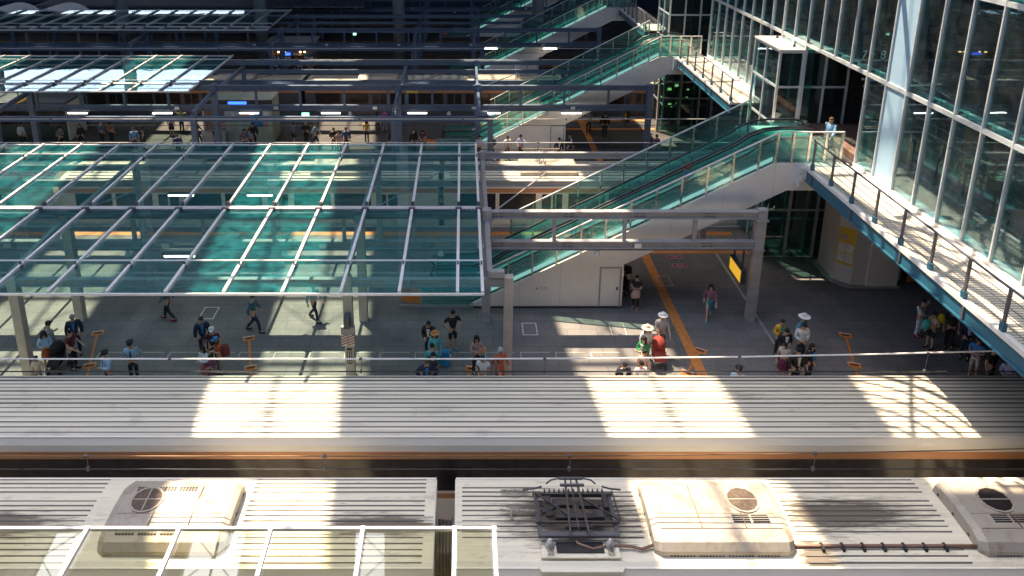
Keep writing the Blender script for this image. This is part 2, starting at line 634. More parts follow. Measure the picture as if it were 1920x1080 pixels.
for k in range(-6, 4):
    tr = MB()
    y = RY0
    while y < SLIT_END - 4:
        y2 = y + 4.6
        a0, a1 = slit_c(k, y) - half, slit_c(k, y) + half
        b0, b1 = slit_c(k, y2) - half, slit_c(k, y2) + half
        z = RZ - 0.3
        tr.bar((a0, y, z), (a1, y, z), 0.22, 0.3)
        tr.bar((a0, y, z), (b1, y2, z), 0.06, 0.06)
        tr.bar((a1, y, z - 0.14), (b0, y2, z - 0.14), 0.06, 0.06)
        y = y2
    tr.bar((slit_c(k, RY0), RY0, RZ + 0.1), (slit_c(k, SLIT_END), SLIT_END, RZ + 0.1), 0.12, 0.2)
    t.part('skylight_truss', tr, M_STEEL)
for X in (-49.0, -35.0, -20.8, -6.6, 7.7, 22.0):
    t.part('column', MB().lathe((X, 77.3, -1.1), [(0.62, 0), (0.62, 38.4)], 20), M_ALU, smooth=True)

t = Thing('sky_blocker_south', 'unseen dark block added behind the camera to cut sky light', 'building', (0, -6, -1))  # unseen block added to shut out the low front sky
t.part('wall', MB().box(-140, 70, -30, -6, -1.1, 48), M_FARW)
t = Thing('sky_blocker_west', 'unseen dark wall added at the left end to cut sky light', 'building', (-92, 60, -1))  # unseen wall added to darken the hall from the left
t.part('wall', MB().box(-94, -92, -6, 106, -1.1, 37), paint('hall_wall', (0.10, 0.13, 0.17), 0.6, var=0.3, ns=0.5))

# ------------------------------------------------------------------ canopies on steel frames
RX = [0.62, -0.17] + [-2.0 - 1.835 * k for k in range(25)]


def ibeam(mb, x0, x1, y, z0, z1, w=0.26, step=1.4):
    hw = w / 2
    mb.box(x0, x1, y - hw, y + hw, z1 - 0.045, z1)
    mb.box(x0, x1, y - hw, y + hw, z0, z0 + 0.045)
    mb.box(x0, x1, y - 0.05, y + 0.05, z0 + 0.045, z1 - 0.045)
    x = x0 + 0.4
    while x < x1 - 0.2:
        mb.box(x - 0.012, x + 0.012, y - hw + 0.02, y - 0.05, z0 + 0.045, z1 - 0.045)
        x += step


def canopy(off, label, glass_to, near, far, frame_right=12.0, left=-27.0, full_frame=True):
    yc, yf, yn = 27.7 + off, 34.3 + off, 24.0 + off
    t = Thing('platform_canopy', label, 'platform canopy', (0, yc, 0), 'platform canopies on steel frames')
    xl = left * (1 + off / 60.0) - 6
    M_STEEL, M_POST = (globals()['M_STEEL'], globals()['M_POST']) if off < 1 else (M_STEEL_SHADE, M_STEEL_SHADE)
    m = MB()
    ibeam(m, xl, frame_right - 0.2, yc, 4.58, 4.90)
    t.part('upper_beam', m, M_STEEL)
    m = MB()
    ibeam(m, xl, frame_right - 0.25, yc, 3.28, 3.60)
    t.part('lower_beam', m, M_STEEL)
    bolts = MB()
    x = frame_right - 2.2
    while x > -14:
        for z0, zz in ((4.68, 4.80), (3.38, 3.50)):
            for a in (-0.17, -0.07, 0.07, 0.17):
                for z in (z0, zz):
                    bolts.box(x + a - 0.035, x + a + 0.035, yc - 0.062, yc - 0.05, z - 0.025, z + 0.025)
        x -= 2.8
    t.part('bolt_plate', bolts, M_STEELD)
    if full_frame:
        for z0, z1 in ((4.60, 4.90), (3.98, 4.24), (3.15, 3.45)):
            m = MB()
            ibeam(m, xl, frame_right - 0.2, yf, z0, z1, 0.2)
            t.part('rear_beam', m, M_STEEL)
    m = MB()
    ibeam(m, xl, 1.5, yn, 3.72, 4.02, 0.2)
    t.part('front_beam', m, M_STEEL)
    x = frame_right - 2.75
    while x > max(xl, -30):
        t.part('hanger', MB().box(x - 0.07, x + 0.07, yc - 0.07, yc + 0.07, 3.60, 4.58), M_STEEL)
        x -= 2.8
    cols = [frame_right - 0.13, 0.95, -4.1, -15.8, -27.5, -39.2]
    for X in cols:
        if X < xl:
            continue
        t.part('column', MB().box(X - 0.17, X + 0.17, yc - 0.17, yc + 0.17, 0, 4.97).box(X - 0.24, X + 0.24, yc - 0.22, yc + 0.22, 4.50, 4.56)
               .box(X - 0.22, X + 0.22, yc - 0.21, yc + 0.21, 3.22, 3.26), M_STEEL if X > 0 else M_POST)
        if full_frame:
            t.part('rear_column', MB().box(X - 0.13, X + 0.13, yf - 0.13, yf + 0.13, 0, 4.97), M_STEEL)
            m = MB()
            m.bar((X, yc + 0.18, 4.40), (X, yf - 0.14, 4.40), 0.16, 0.28)
            t.part('cross_beam', m, M_STEEL)
            t.part('brace', MB().bar((X + 0.3, yc + 0.3, 4.72), (X + 2.9, yf - 1.2, 4.3), 0.045, 0.045), M_STEEL)
    for X in (1.62, -4.1, -15.9, -27.6):
        if X < xl:
            continue
        t.part('front_column', MB().box(X - 0.16, X + 0.16, yn - 0.16, yn + 0.16, 0, 4.10), M_POST)
        x2 = 0.95 if X > 0 else X
        m = MB()
        m.bar((x2, yc - 0.18, 4.42), (x2, yn, 4.2), 0.18, 0.26)
        if X > 0:
            m.box(0.9, 1.46, yn - 0.12, yn + 0.12, 4.08, 4.32)
        t.part('cross_beam', m, M_STEEL)
    xr_ = frame_right - 0.4
    t.part('cable_conduit', MB().tube([(xl, yc - 0.10, 3.24), (xr_, yc - 0.10, 3.24)], 0.03, 6).tube([(xl, yc + 0.02, 3.23), (xr_, yc + 0.02, 3.23)], 0.022, 6), M_STEELD)
    t.part('cable_tray', MB().box(xl, xr_, yc + 0.16, yc + 0.30, 4.62, 4.66), M_STEELD)
    x = frame_right - 5.0
    while x > -24:
        t.part('junction_box', MB().box(x - 0.14, x + 0.14, yc - 0.2, yc - 0.13, 3.36, 3.54), M_ALU)
        t.part('loudspeaker', MB().lathe((x - 1.6, yc - 0.05, 2.98), [(0.13, 0), (0.10, 0.1), (0.05, 0.22)], 10), M_WALLW)
        x -= 6.3
    # glazed roof
    rx = [r for r in RX if r <= glass_to + 0.01 and r > xl]
    zc, ze = 5.00, 5.06
    za = lambda y: zc + (ze - zc) * (abs(y - yc) / 7.0)
    for r in rx:
        m = MB()
        m.bar((r, near, za(near) + 0.06), (r, yc - 0.2, zc + 0.06), 0.10, 0.10)
        m.bar((r, yc + 0.2, zc + 0.06), (r, far, za(far) + 0.06), 0.10, 0.10)
        t.part('rafter', m, M_RAFT)
        b = MB()
        b.box(r - 0.13, r + 0.13, yc - 0.30, yc - 0.16, zc - 0.05, zc + 0.15)
        b.box(r - 0.06, r + 0.06, yc + 0.14, yc + 0.24, zc + 0.02, zc + 0.20)
        for yy in (near + 1.75, far - 1.75):
            if abs(yy - yc) > 0.6:
                b.box(r - 0.07, r + 0.07, yy - 0.16, yy + 0.02, zc + 0.0, zc + 0.12)
                b.box(r - 0.025, r + 0.025, yy - 0.03, yy + 0.03, zc + 0.12, zc + 0.27)
        t.part('bracket', b, M_STEELD)
    for r0, r1 in zip(rx[1:], rx[:-1]):
        for y0, y1 in ((near, yc - 0.22), (yc + 0.22, far)):
            q = [(r0 + 0.055, y0, za(y0)), (r1 - 0.055, y0, za(y0)), (r1 - 0.055, y1, za(y1)), (r0 + 0.055, y1, za(y1))]
            t.part('glass_panel', MB().prism(q, (0, 0, 0.016)), G_CAN)
    if rx:
        x0, x1 = rx[-1] - 0.05, rx[0] + 0.05
        t.part('gutter', MB().box(x0, x1, yc - 0.15, yc + 0.13, zc - 0.02, zc + 0.05), M_SLOT)
        t.part('gutter_channel', MB().box(x0, x1, yc - 0.32, yc - 0.17, zc - 0.18, zc - 0.07), M_STEELD)
        for yy in (near - 0.04, far + 0.04):
            t.part('eave_edge', MB().box(x0, x1, yy - 0.03, yy + 0.03, za(yy) - 0.02, za(yy) + 0.05), M_RAFT)
        for yy in (near + 1.75, far - 1.75):
            t.part('snow_guard', MB().tube([(x0, yy, zc + 0.28), (x1, yy, zc + 0.28)], 0.028, 6), M_RAFT)
    return t


canopy(0.0, 'teal glass canopy on grey steel frames over the nearest platform', 0.62, 21.2, 34.8)
canopy(PITCH, 'second canopy, white-glaring glass on its left half and bare beams right', -15.3, 44.5, 53.7)
canopy(2 * PITCH, 'farthest glazed canopy with bright white panes at top left', -15.3, 63.6, 73.2, left=-30)
canopy(3 * PITCH, 'bare dark canopy frame at the very top edge of the photo', -99, 82, 91, left=-30)
t0 = Thing('platform_canopy', 'glass canopy with white ribs and a painted olive reflection at the bottom edge', 'platform canopy', (0, 8, 0), 'platform canopies on steel frames')
yn, yc, yf = 0.5, 5.2, 12.27
rx0 = RX[:9]
for r in rx0:
    m = MB()
    m.bar((r, yn, 5.12), (r, yc - 0.2, 5.06), 0.075, 0.10)
    m.bar((r, yc + 0.2, 5.06), (r, yf, 5.12), 0.075, 0.10)
    t0.part('rafter', m, M_RAFT)
for r0, r1 in zip(rx0[1:], rx0[:-1]):
    for y0, y1 in ((yn, yc - 0.22), (yc + 0.22, yf)):
        q = [(r0 + 0.07, y0, 5.03), (r1 - 0.07, y0, 5.03), (r1 - 0.07, y1, 5.03), (r0 + 0.07, y1, 5.03)]
        t0.part('glass_panel', MB().prism(q, (0, 0, 0.016)), glass('olive_reflection_glass', (0.955, 0.95, 0.84), f0=0.07, dirt=0.006, film=(0.6, 0.58, 0.4)) if 'olive' not in MATS else MATS['olive'])  # tint carries the olive of the roof mirrored in the panes
        MATS['olive'] = bpy.data.materials['olive_reflection_glass']
t0.part('eave_edge', MB().box(rx0[-1], rx0[0] + 0.06, yf, yf + 0.06, 5.02, 5.09), M_RAFT)
t0.part('upper_beam', MB().box(-20, 0.9, yc - 0.15, yc + 0.15, 4.6, 4.95), M_STEEL)
for X in (0.6, -11.0):
    t0.part('column', MB().box(X - 0.17, X + 0.17, yc - 0.17, yc + 0.17, 0, 4.6), M_POST)

# ------------------------------------------------------------------ trains


def train_profile(cy, inset=0.0):
    P = [(-1.45, -0.75), (-1.45, 2.05), (-1.435, 2.25), (-1.37, 2.41), (-1.22, 2.50), (-0.6, 2.565), (0, 2.585)]
    P = P + [(-a, b) for a, b in P[-2::-1]]
    return [(cy + a, b) for a, b in P]


def roof_z(d):
    pts = [(0, 2.585), (0.6, 2.565), (1.22, 2.50), (1.37, 2.41), (1.435, 2.25)]
    d = abs(d)
    for (a, za), (b, zb) in zip(pts, pts[1:]):
        if d <= b:
            return za + (zb - za) * (d - a) / (b - a)
    return 2.2


def car(t, x0, x1, cy, mat_roof, ribs, nearside=-1, windows=True, dark_side=False, M_BODY=M_BODY):
    pr = train_profile(cy)
    body = t.part('car_body', MB().prism([(x0, a, b) for a, b in pr], (x1 - x0, 0, 0)), M_BODY)
    # roof skin lies just over the body from shoulder to shoulder
    rp = [(d, roof_z(d) + 0.012) for d in (-1.34, -1.22, -0.6, 0, 0.6, 1.22, 1.34)]
    q = [(x0 + 0.03, cy + d, z) for d, z in rp] + [(x0 + 0.03, cy + d, z - 0.008) for d, z in rp[::-1]]
    roof = t.part('car_roof', MB().prism(q, (x1 - x0 - 0.06, 0, 0)), mat_roof)
    rbs = {}
    for d, xa, xb in ribs:
        rb = rbs.setdefault(round(xa), MB())
        z = roof_z(d) + 0.006
        hw = 0.013 * random.choice((0.6, 0.8, 1, 1, 1.3, 1.8) if mat_roof is M_ROOFA else (0.7, 1, 1))
        rb.box(xa, xb, cy + d - hw, cy + d + hw, z, z + 0.012 + hw)
    for rb in rbs.values():
        t.part('roof_ribbing', rb, M_RIB, roof)
    g = MB()
    for sgn in (-1, 1):
        g.box(x0 + 0.02, x1 - 0.02, cy + sgn * 1.34 - 0.025, cy + sgn * 1.34 + 0.025, roof_z(1.34) - 0.03, roof_z(1.34) + 0.04)
    t.part('rain_gutter', g, M_BODY, roof)
    sgn = nearside
    ys = cy + sgn * 1.45
    e = 0.006 * sgn
    t.part('colour_band', MB().box(x0 + 0.03, x1 - 0.03, min(ys, ys + e), max(ys, ys + e), 1.805, 2.05), M_BAND, body)
    t.part('colour_band', MB().box(x0 + 0.03, x1 - 0.03, min(ys, ys + e), max(ys, ys + e), 0.45, 0.62), M_BAND, body)
    if dark_side:
        e2 = 0.012 * sgn
        t.part('window_band', MB().box(x0 + 0.5, x1 - 0.5, min(ys, ys + e2), max(ys, ys + e2), 0.72, 1.80), M_WIN, body)
        windows = False
    x = x0 + 0.8
    k = 0
    while windows and x < x1 - 2.2:
        e2 = 0.012 * sgn
        if k % 3 == 2:
            t.part('door', MB().box(x, x + 1.3, min(ys, ys + e2), max(ys, ys + e2), -0.02, 1.81), M_BODY, body)
            t.part('door_window', MB().box(x + 0.12, x + 0.6, min(ys + e2, ys + 2 * e2), max(ys + e2, ys + 2 * e2), 0.75, 1.72)
                   .box(x + 0.7, x + 1.18, min(ys + e2, ys + 2 * e2), max(ys + e2, ys + 2 * e2), 0.75, 1.72), M_WIN, body)
            x += 1.5
        else:
            t.part('window', MB().box(x, x + 1.9, min(ys, ys + e2), max(ys, ys + e2), 0.78, 1.76), M_WIN, body)
            x += 2.1
        k += 1
    return body, roof


def ribs_of(x0, x1, lo=-1.22, hi=1.22, n=15, skip=()):
    return [(lo + (hi - lo) * i / (n - 1), x0, x1) for i in range(n) if i not in skip]


# train passing along the near platform
CA = 19.3
t = Thing('commuter_train', 'long pale train passing beside the nearest platform edge, ribbed bare roof', 'train', (0, CA, -0.75))
for x0, x1 in ((-39.6, -19.9), (-19.6, 20.2), (20.5, 40.0)):
    car(t, x0, x1, CA, M_ROOFA, ribs_of(x0 + 0.3, x1 - 0.3, n=14), dark_side=True)

# train standing in the foreground
CB = 15.08
t = Thing('commuter_train', 'grimy foreground train with roof air conditioners and a folded pantograph', 'train', (0, CB, -0.75))
seg = [(d, -20.2, -9.2) for d in [-1.24 + 0.155 * i for i in range(17) if i not in (5, 12)]]
seg += [(d, -5.35, -0.95) for d in [-1.24 + 0.155 * i for i in range(17) if i not in (5, 12)]]
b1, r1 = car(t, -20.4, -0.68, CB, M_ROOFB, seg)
seg = [(-1.24 + 0.155 * i, -0.02, 2.0) for i in range(4, 15)]
seg += [(-1.24 + 0.155 * i, 3.1, 4.3) for i in range(4, 14)]
seg += [(-1.24 + 0.155 * i, 7.95 - 0.0 * i, 11.7) for i in range(17) if i not in (3, 4, 12)]
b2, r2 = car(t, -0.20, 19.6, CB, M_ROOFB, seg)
bel = MB()
for i in range(5):
    x = -0.63 + i * 0.08
    bel.box(x, x + 0.05, CB - 0.55, CB + 0.45, 0.0, 2.05)
t.part('gangway_bellows', bel, M_BELL)
t.part('gangway_light', MB().box(-0.6, -0.28, CB + 0.75, CB + 0.8, 1.5, 1.7), M_BAND)


def ac_unit(x0, x1, fan_x, kind):
    n, f, zt, zb = CB - 1.05, CB + 0.92, 2.93, 2.42
    m = MB()
    prof = [(n - 0.06, zb), (n - 0.06, zb + 0.26), (n + 0.05, zb + 0.42), (n + 0.35, zt), (CB, zt + 0.035), (f - 0.35, zt), (f - 0.05, zb + 0.40), (f, zb + 0.2), (f, zb)]
    m.prism([(x0 + 0.16, a, b) for a, b in prof], (x1 - x0 - 0.32, 0, 0))
    prof2 = [(a + (CB - a) * 0.10, b - 0.06 if b > zb + 0.1 else b) for a, b in prof]
    # bevelled ends
    for xa, xb in ((x0 + 0.157, x0), (x1 - 0.157, x1)):
        b = len(m.v)
        k = len(prof)
        m.v += [(xa, a, c) for a, c in prof] + [(xb, a, c) for a, c in prof2]
        for i in range(k):
            j = (i + 1) % k
            m.f.append([b + i, b + j, b + k + j, b + k + i] if xa < xb else [b + j, b + i, b + k + i, b + k + j])
        m.f.append([b + k + i for i in range(k)] if xa < xb else [b + k + i for i in range(k)][::-1])
    u = t.part('air_conditioner', m, M_AC)
    zt2 = lambda y: zt + 0.035 * (1 - min(1, abs(y - CB) / 0.6))
    s = MB()
    for fx in (0.36, 0.68):
        xx = x0 + (x1 - x0) * fx
        s.box(xx - 0.008, xx + 0.008, n + 0.36, CB, zt + 0.004, zt + 0.039).box(xx - 0.008, xx + 0.008, CB, f - 0.36, zt + 0.004, zt + 0.039)
    s.box(x0 + 0.2, x1 - 0.2, CB - 0.29, CB - 0.278, zt + 0.01, zt + 0.024)
    s.box(x0 + 0.2, x1 - 0.2, n + 0.345, n + 0.357, zt, zt + 0.012)
    t.part('seam', s, paint('ac_seam', (0.22, 0.15, 0.10), 0.6), u)
    # fan grille: shallow ring with a meshed disc and cross bars
    fr = 0.36
    ring = MB().lathe((fan_x, CB + 0.12, zt + 0.03), [(fr, 0), (fr + 0.05, 0), (fr + 0.05, 0.02), (fr, 0.02), (fr, 0)], 12, caps=False)
    t.part('fan_ring', ring, M_AC, u)
    t.part('fan_grille', MB().lathe((fan_x, CB + 0.12, zt + 0.036), [(fr - 0.002, 0), (fr - 0.002, 0.006)], 12), M_MESHF if kind != 2 else M_WIN, u)
    cr = MB().box(fan_x - fr, fan_x + fr, CB + 0.105, CB + 0.135, zt + 0.044, zt + 0.056)
    if kind == 0:
        cr.box(fan_x - 0.015, fan_x + 0.015, CB + 0.12 - fr, CB + 0.102, zt + 0.044, zt + 0.056).box(fan_x - 0.015, fan_x + 0.015, CB + 0.138, CB + 0.12 + fr, zt + 0.044, zt + 0.056)
    t.part('fan_bar', cr, M_AC, u)
    lv = MB()
    if kind == 0:
        for row in range(2):
            for c in range(21):
                if c % 7 != 6:
                    xx = x0 + 0.38 + c * 0.075
                    y = f - 0.50 + row * 0.075
                    lv.box(xx, xx + 0.055, y, y + 0.05, zt + 0.004, zt + 0.012)
                    y = n + 0.20 + row * 0.085
                    zz = zb + 0.42 + (y - n - 0.05) / 0.3 * (zt - zb - 0.42)
                    lv.box(xx, xx + 0.055, y, y + 0.055, zz + 0.0, zz + 0.025)
    else:
        for row in range(5):
            for c in range(3 if kind == 2 else 2):
                xx = fan_x - 0.42 + c * 0.46
                y = CB - 0.60 + row * 0.062
                if y < CB - 0.59:
                    continue
                lv.box(xx, xx + 0.40, y, y + 0.028, zt + 0.0, zt + 0.03)
        for c in range(34):
            xx = x0 + 0.35 + c * 0.075
            if c % 9 != 8 and xx < x1 - 0.3:
                lv.box(xx, xx + 0.05, n - 0.064, n - 0.05, zb + 0.12, zb + 0.155)
    t.part('louvre', lv, M_DARK, u)
    bo = MB()
    for xe, sg in ((x0, -1), (x1, 1)):
        for yy in (CB - 0.6, CB, CB + 0.6):
            bo.box(xe - 0.012 if sg < 0 else xe - 0.002, xe + 0.002 if sg < 0 else xe + 0.012, yy - 0.03, yy + 0.03, zb + 0.2, zb + 0.26)
    t.part('bolt', bo, M_DARK, u)
    return u


ac_unit(-8.5, -5.55, -7.75, 0)
ac_unit(4.45, 7.72, 6.85, 1)
ac_unit(12.0, 15.2, 13.05, 2)

# pantograph, folded down
PX = 2.72
PY = CB - 0.22
pan = t.part('pantograph', MB().box(PX - 0.95, PX + 0.95, PY - 0.62, PY - 0.50, 2.78, 2.86).box(PX - 0.95, PX + 0.95, PY + 0.60, PY + 0.70, 2.78, 2.86)
             .box(PX - 0.95, PX - 0.86, PY - 0.50, PY + 0.60, 2.78, 2.86).box(PX + 0.86, PX + 0.95, PY - 0.50, PY + 0.60, 2.78, 2.86), M_STEELD)
m = MB()
for sx in (-1, 1):
    m.bar((PX + sx * 0.14, PY + 0.95, 3.01), (PX + sx * 0.22, PY - 0.72, 2.97), 0.05, 0.05)
m.bar((PX, PY + 0.95, 2.97), (PX, PY - 0.50, 2.93), 0.03, 0.03)
for sx in (-1, 1):
    for yy in (PY + 0.55, PY - 0.3):
        m.bar((PX - 1.0, yy, 2.93), (PX + 1.0, yy, 2.93), 0.045, 0.045) if sx < 0 else None
m.bar((PX - 0.95, PY + 0.55, 2.99), (PX - 0.15, PY - 0.22, 3.0), 0.03, 0.03)
m.bar((PX + 0.2, PY + 0.35, 3.0), (PX + 1.0, PY - 0.3, 2.99), 0.03, 0.03)
m.bar((PX - 0.97, PY + 0.58, 3.0), (PX - 0.90, PY - 0.34, 3.0), 0.03, 0.03)
m.bar((PX + 0.97, PY + 0.58, 3.0), (PX + 1.02, PY - 0.34, 3.0), 0.03, 0.03)
t.part('pantograph_arm', m, paint('arm_metal', (0.12, 0.11, 0.11), 0.35, metal=0.5), pan)
m = MB()
for yy in (PY + 0.92, PY + 0.70):
    m.box(PX - 0.30, PX + 0.30, yy - 0.03, yy + 0.03, 3.04, 3.08)
for sx in (-1, 1):
    m.tube([(PX + sx * 0.30, PY + 0.92, 3.06), (PX + sx * 0.5, PY + 0.90, 3.03), (PX + sx * 0.62, PY + 0.88, 2.93)], 0.02, 6)
    m.tube([(PX + sx * 0.75, PY + 0.72, 3.0), (PX + sx * 0.95, PY + 0.72, 2.93), (PX + sx * 1.22, PY + 0.70, 2.92)], 0.022, 6)
t.part('contact_strip', m, M_STEELD, pan)
for (xa, xb, ya, yb, za, zb2) in ((-0.52, -0.05, 0.18, 0.38, 2.86, 2.96), (0.1, 0.62, 0.15, 0.33, 2.86, 2.97), (-0.5, 0.5, -0.20, -0.06, 2.86, 2.96), (0.42, 0.66, -0.22, 0.0, 2.86, 3.0),
                                 (-0.30, 0.30, -0.45, -0.34, 2.86, 2.94), (-0.72, -0.56, -0.1, 0.5, 2.86, 2.93), (0.70, 0.82, 0.10, 0.5, 2.86, 2.98)):
    t.part('gear_box', MB().box(PX + xa, PX + xb, PY + ya, PY + yb, za, zb2), paint('pantograph_grime', (0.04, 0.037, 0.037), 0.5, var=0.4, ns=5), pan)
m = MB()
for xx in [-0.7 + 0.12 * i for i in range(13)]:
    m.box(PX + xx, PX + xx + 0.03, PY + 0.60, PY + 0.70, 2.863, 2.95)
t.part('spring_row', m, MATS['pantograph_grime'], pan)
t.part('damper', MB().tube([(PX - 0.8, PY - 0.0, 2.9), (PX - 0.35, PY + 0.22, 2.92)], 0.05, 8), MATS['pantograph_grime'], pan)
for sx in (-1, 1):
    ins = MB().lathe((PX + sx * 0.70, PY - 0.74, 2.66), [(0.06, 0), (0.11, 0.02), (0.06, 0.05), (0.10, 0.08), (0.05, 0.11), (0.08, 0.14), (0.04, 0.18), (0.04, 0.22)], 14)
    t.part('insulator', ins, M_WHITE, pan, smooth=True)
    t.part('clamp', MB().box(PX + sx * 0.70 - 0.07, PX + sx * 0.70 - 0.02, PY - 0.95, PY - 0.86, 2.66, 2.74).box(PX + sx * 0.70 + 0.02, PX + sx * 0.70 + 0.07, PY - 0.95, PY - 0.86, 2.66, 2.74), M_STAIN, pan)
m = MB().prism([(PX - 0.92, PY - 1.00, 2.58), (PX + 0.92, PY - 1.00, 2.58), (PX + 0.88, PY - 0.55, 2.62), (PX - 0.88, PY - 0.55, 2.62)], (0, 0, 0.05))
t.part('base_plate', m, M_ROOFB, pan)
t.part('base_recess', MB().box(PX - 0.55, PX + 0.55, PY - 0.90, PY - 0.62, 2.672, 2.68), M_DARK, pan)
m = MB().prism([(PX - 1.0, PY - 1.12, 2.44), (PX - 0.92, PY - 1.22, 2.40), (PX + 0.92, PY - 1.22, 2.40), (PX + 1.0, PY - 1.12, 2.44), (PX + 0.98, PY - 1.02, 2.50), (PX - 0.98, PY - 1.02, 2.50)], (0, 0, 0.06))
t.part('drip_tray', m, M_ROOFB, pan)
# power cable along the roof
cz = 2.66
c1 = [(PX - 0.15, CB - 0.5, 2.75), (PX - 0.05, CB - 0.9, 2.70), (PX + 0.3, CB - 1.02, 2.66), (PX + 0.7, CB - 0.93, 2.68), (PX + 1.2, CB - 0.92, 2.64), (PX + 1.45, CB - 0.98, 2.62), (4.55, CB - 0.85, 2.64)]
t.part('roof_cable', MB().tube(c1, 0.035, 8), paint('brown_cable', (0.24, 0.14, 0.10), 0.45), smooth=True)
c2 = [(7.6, CB - 0.86, 2.60), (8.3, CB - 0.86, 2.585), (9.8, CB - 0.86, 2.585), (11.3, CB - 0.86, 2.585), (12.1, CB - 0.90, 2.62)]
t.part('roof_cable', MB().tube(c2, 0.04, 8), MATS['brown_cable'], smooth=True)
m = MB()
for i in range(7):
    x = 8.4 + i * 0.48
    m.box(x - 0.03, x + 0.03, CB - 0.99, CB - 0.80, 2.52, 2.625)
t.part('cable_clip', m, M_DARK)
t.part('roof_rod', MB().tube([(0.9, CB + 0.06, 2.70), (PX - 0.9, CB + 0.02, 2.72)], 0.03, 6).box(1.15, 1.2, CB - 0.16, CB + 0.2, 2.6, 2.74), M_STAIN)
t.part('roof_rod', MB().tube([(0.95, CB + 0.72, 2.66), (1.65, CB + 0.70, 2.68)], 0.03, 6), M_STAIN)

# trains behind the first and second platforms
for cy, x0s, lab in ((38.05, ((-41, -21.3), (-21.0, -1.3), (-1.0, 18.7), (19.0, 38.7)), 'silver train with dark windows standing behind the nearest platform'),
                     (56.9, ((-52, -32.3), (-32.0, -12.3), (-12.0, 7.7), (8, 27.7)), 'dim train standing behind the second platform')):
    t = Thing('commuter_train', lab, 'train', (0, cy, -0.75))
    for x0, x1 in x0s:
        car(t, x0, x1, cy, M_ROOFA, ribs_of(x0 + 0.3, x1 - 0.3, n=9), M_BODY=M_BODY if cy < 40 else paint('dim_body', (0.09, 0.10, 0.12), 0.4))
        for xx in (x0 + 4.0, x0 + 13.0):
            t.part('air_conditioner', MB().prism([(xx, cy - 0.95, 2.5), (xx, cy - 0.95, 2.72), (xx, cy - 0.7, 2.9), (xx, cy + 0.7, 2.9), (xx, cy + 0.95, 2.72), (xx, cy + 0.95, 2.5)], (3.0, 0, 0)), M_AC)
        q = MB()
        for i in range(7):
            a = x0 + 7.6 + i * 0.7
            q.box(a, a + 0.4, cy - 0.4 + 0.15 * (i % 2), cy + 0.15 * (i % 3), 2.56, 2.78)
            q.bar((a, cy - 0.6, 2.8), (a + 0.6, cy - 0.6, 2.8), 0.05, 0.05)
        t.part('roof_gear', q, M_WHITE)
    px = 4.2
    q = MB()
    for d in (-0.12, 0.12):
        q.bar((px + d, cy - 0.5, 2.75), (px + d * 0.8, cy + 0.5, 3.5), 0.05, 0.05)
    q.bar((px - 1.0, cy + 0.5, 3.52), (px + 1.0, cy + 0.5, 3.52), 0.06, 0.05)
    q.bar((px - 1.0, cy - 0.5, 2.75), (px + 1.0, cy - 0.5, 2.75), 0.06, 0.06)
    t.part('pantograph', q, M_STAIN)

# ------------------------------------------------------------------ overhead wires


def wire(cy, lab, zm, zk, xs, rise=0.0, r=0.02, hang=()):
    t = Thing('overhead_wire', lab, 'overhead wire', (0, cy, 0), 'overhead contact wires')
    n = len(xs)
    t.part('messenger_wire', MB().tube([(x, cy, zm(x)) for x in xs], r, 6), M_RAFT if cy > 18 else M_BRASS)
    t.part('contact_wire', MB().tube([(x, cy, zk) for x in xs], r * 0.9, 6), M_RUB)
    for x in hang:
        t.part('dropper', MB().tube([(x, cy, zk), (x + 0.03, cy, zm(x))], 0.008, 4).box(x - 0.045, x + 0.045, cy - 0.03, cy + 0.03, zm(x) - 0.033, zm(x) + 0.033)
               .box(x - 0.03, x + 0.03, cy - 0.03, cy + 0.03, zk - 0.04, zk + 0.06), M_STEELD)


X25 = [-60 + 4 * i for i in range(31)]
wire(CA, 'contact wire crossing in front of the waiting crowd on the near platform', lambda x: 4.05 + max(0, x) ** 2 * 0.0011, 3.62, X25, hang=(-8.6, -3.0, 2.4, 8.1, 13.6), r=0.022)
wire(CB, 'contact wire strung right above the foreground train', lambda x: 4.35 + max(0, x) ** 2 * 0.0012, 3.98, X25, hang=(-9.0, -3.3, 2.55, 8.4, 13.9), r=0.016)
wire(38.05, 'contact wire over the silver train behind the near platform', lambda x: 4.05, 3.66, X25, hang=(-20, -14, -8, -2, 4, 10))
wire(42.1, 'contact wire over the empty track before the second platform', lambda x: 4.05, 3.66, X25, hang=(-24, -18, -12, -6, 0, 6, 12))
wire(56.9, 'contact wire over the dim train behind the second platform', lambda x: 4.05, 3.66, X25, hang=(-20, -10, 0, 10))
wire(60.8, 'contact wire over the track in front of the third platform', lambda x: 4.05, 3.66, X25, hang=(-20, -10, 0, 10))

# ------------------------------------------------------------------ escalators
SL = 0.5227


def zl(x):
    return 0.5 + SL * (x - 1.01)


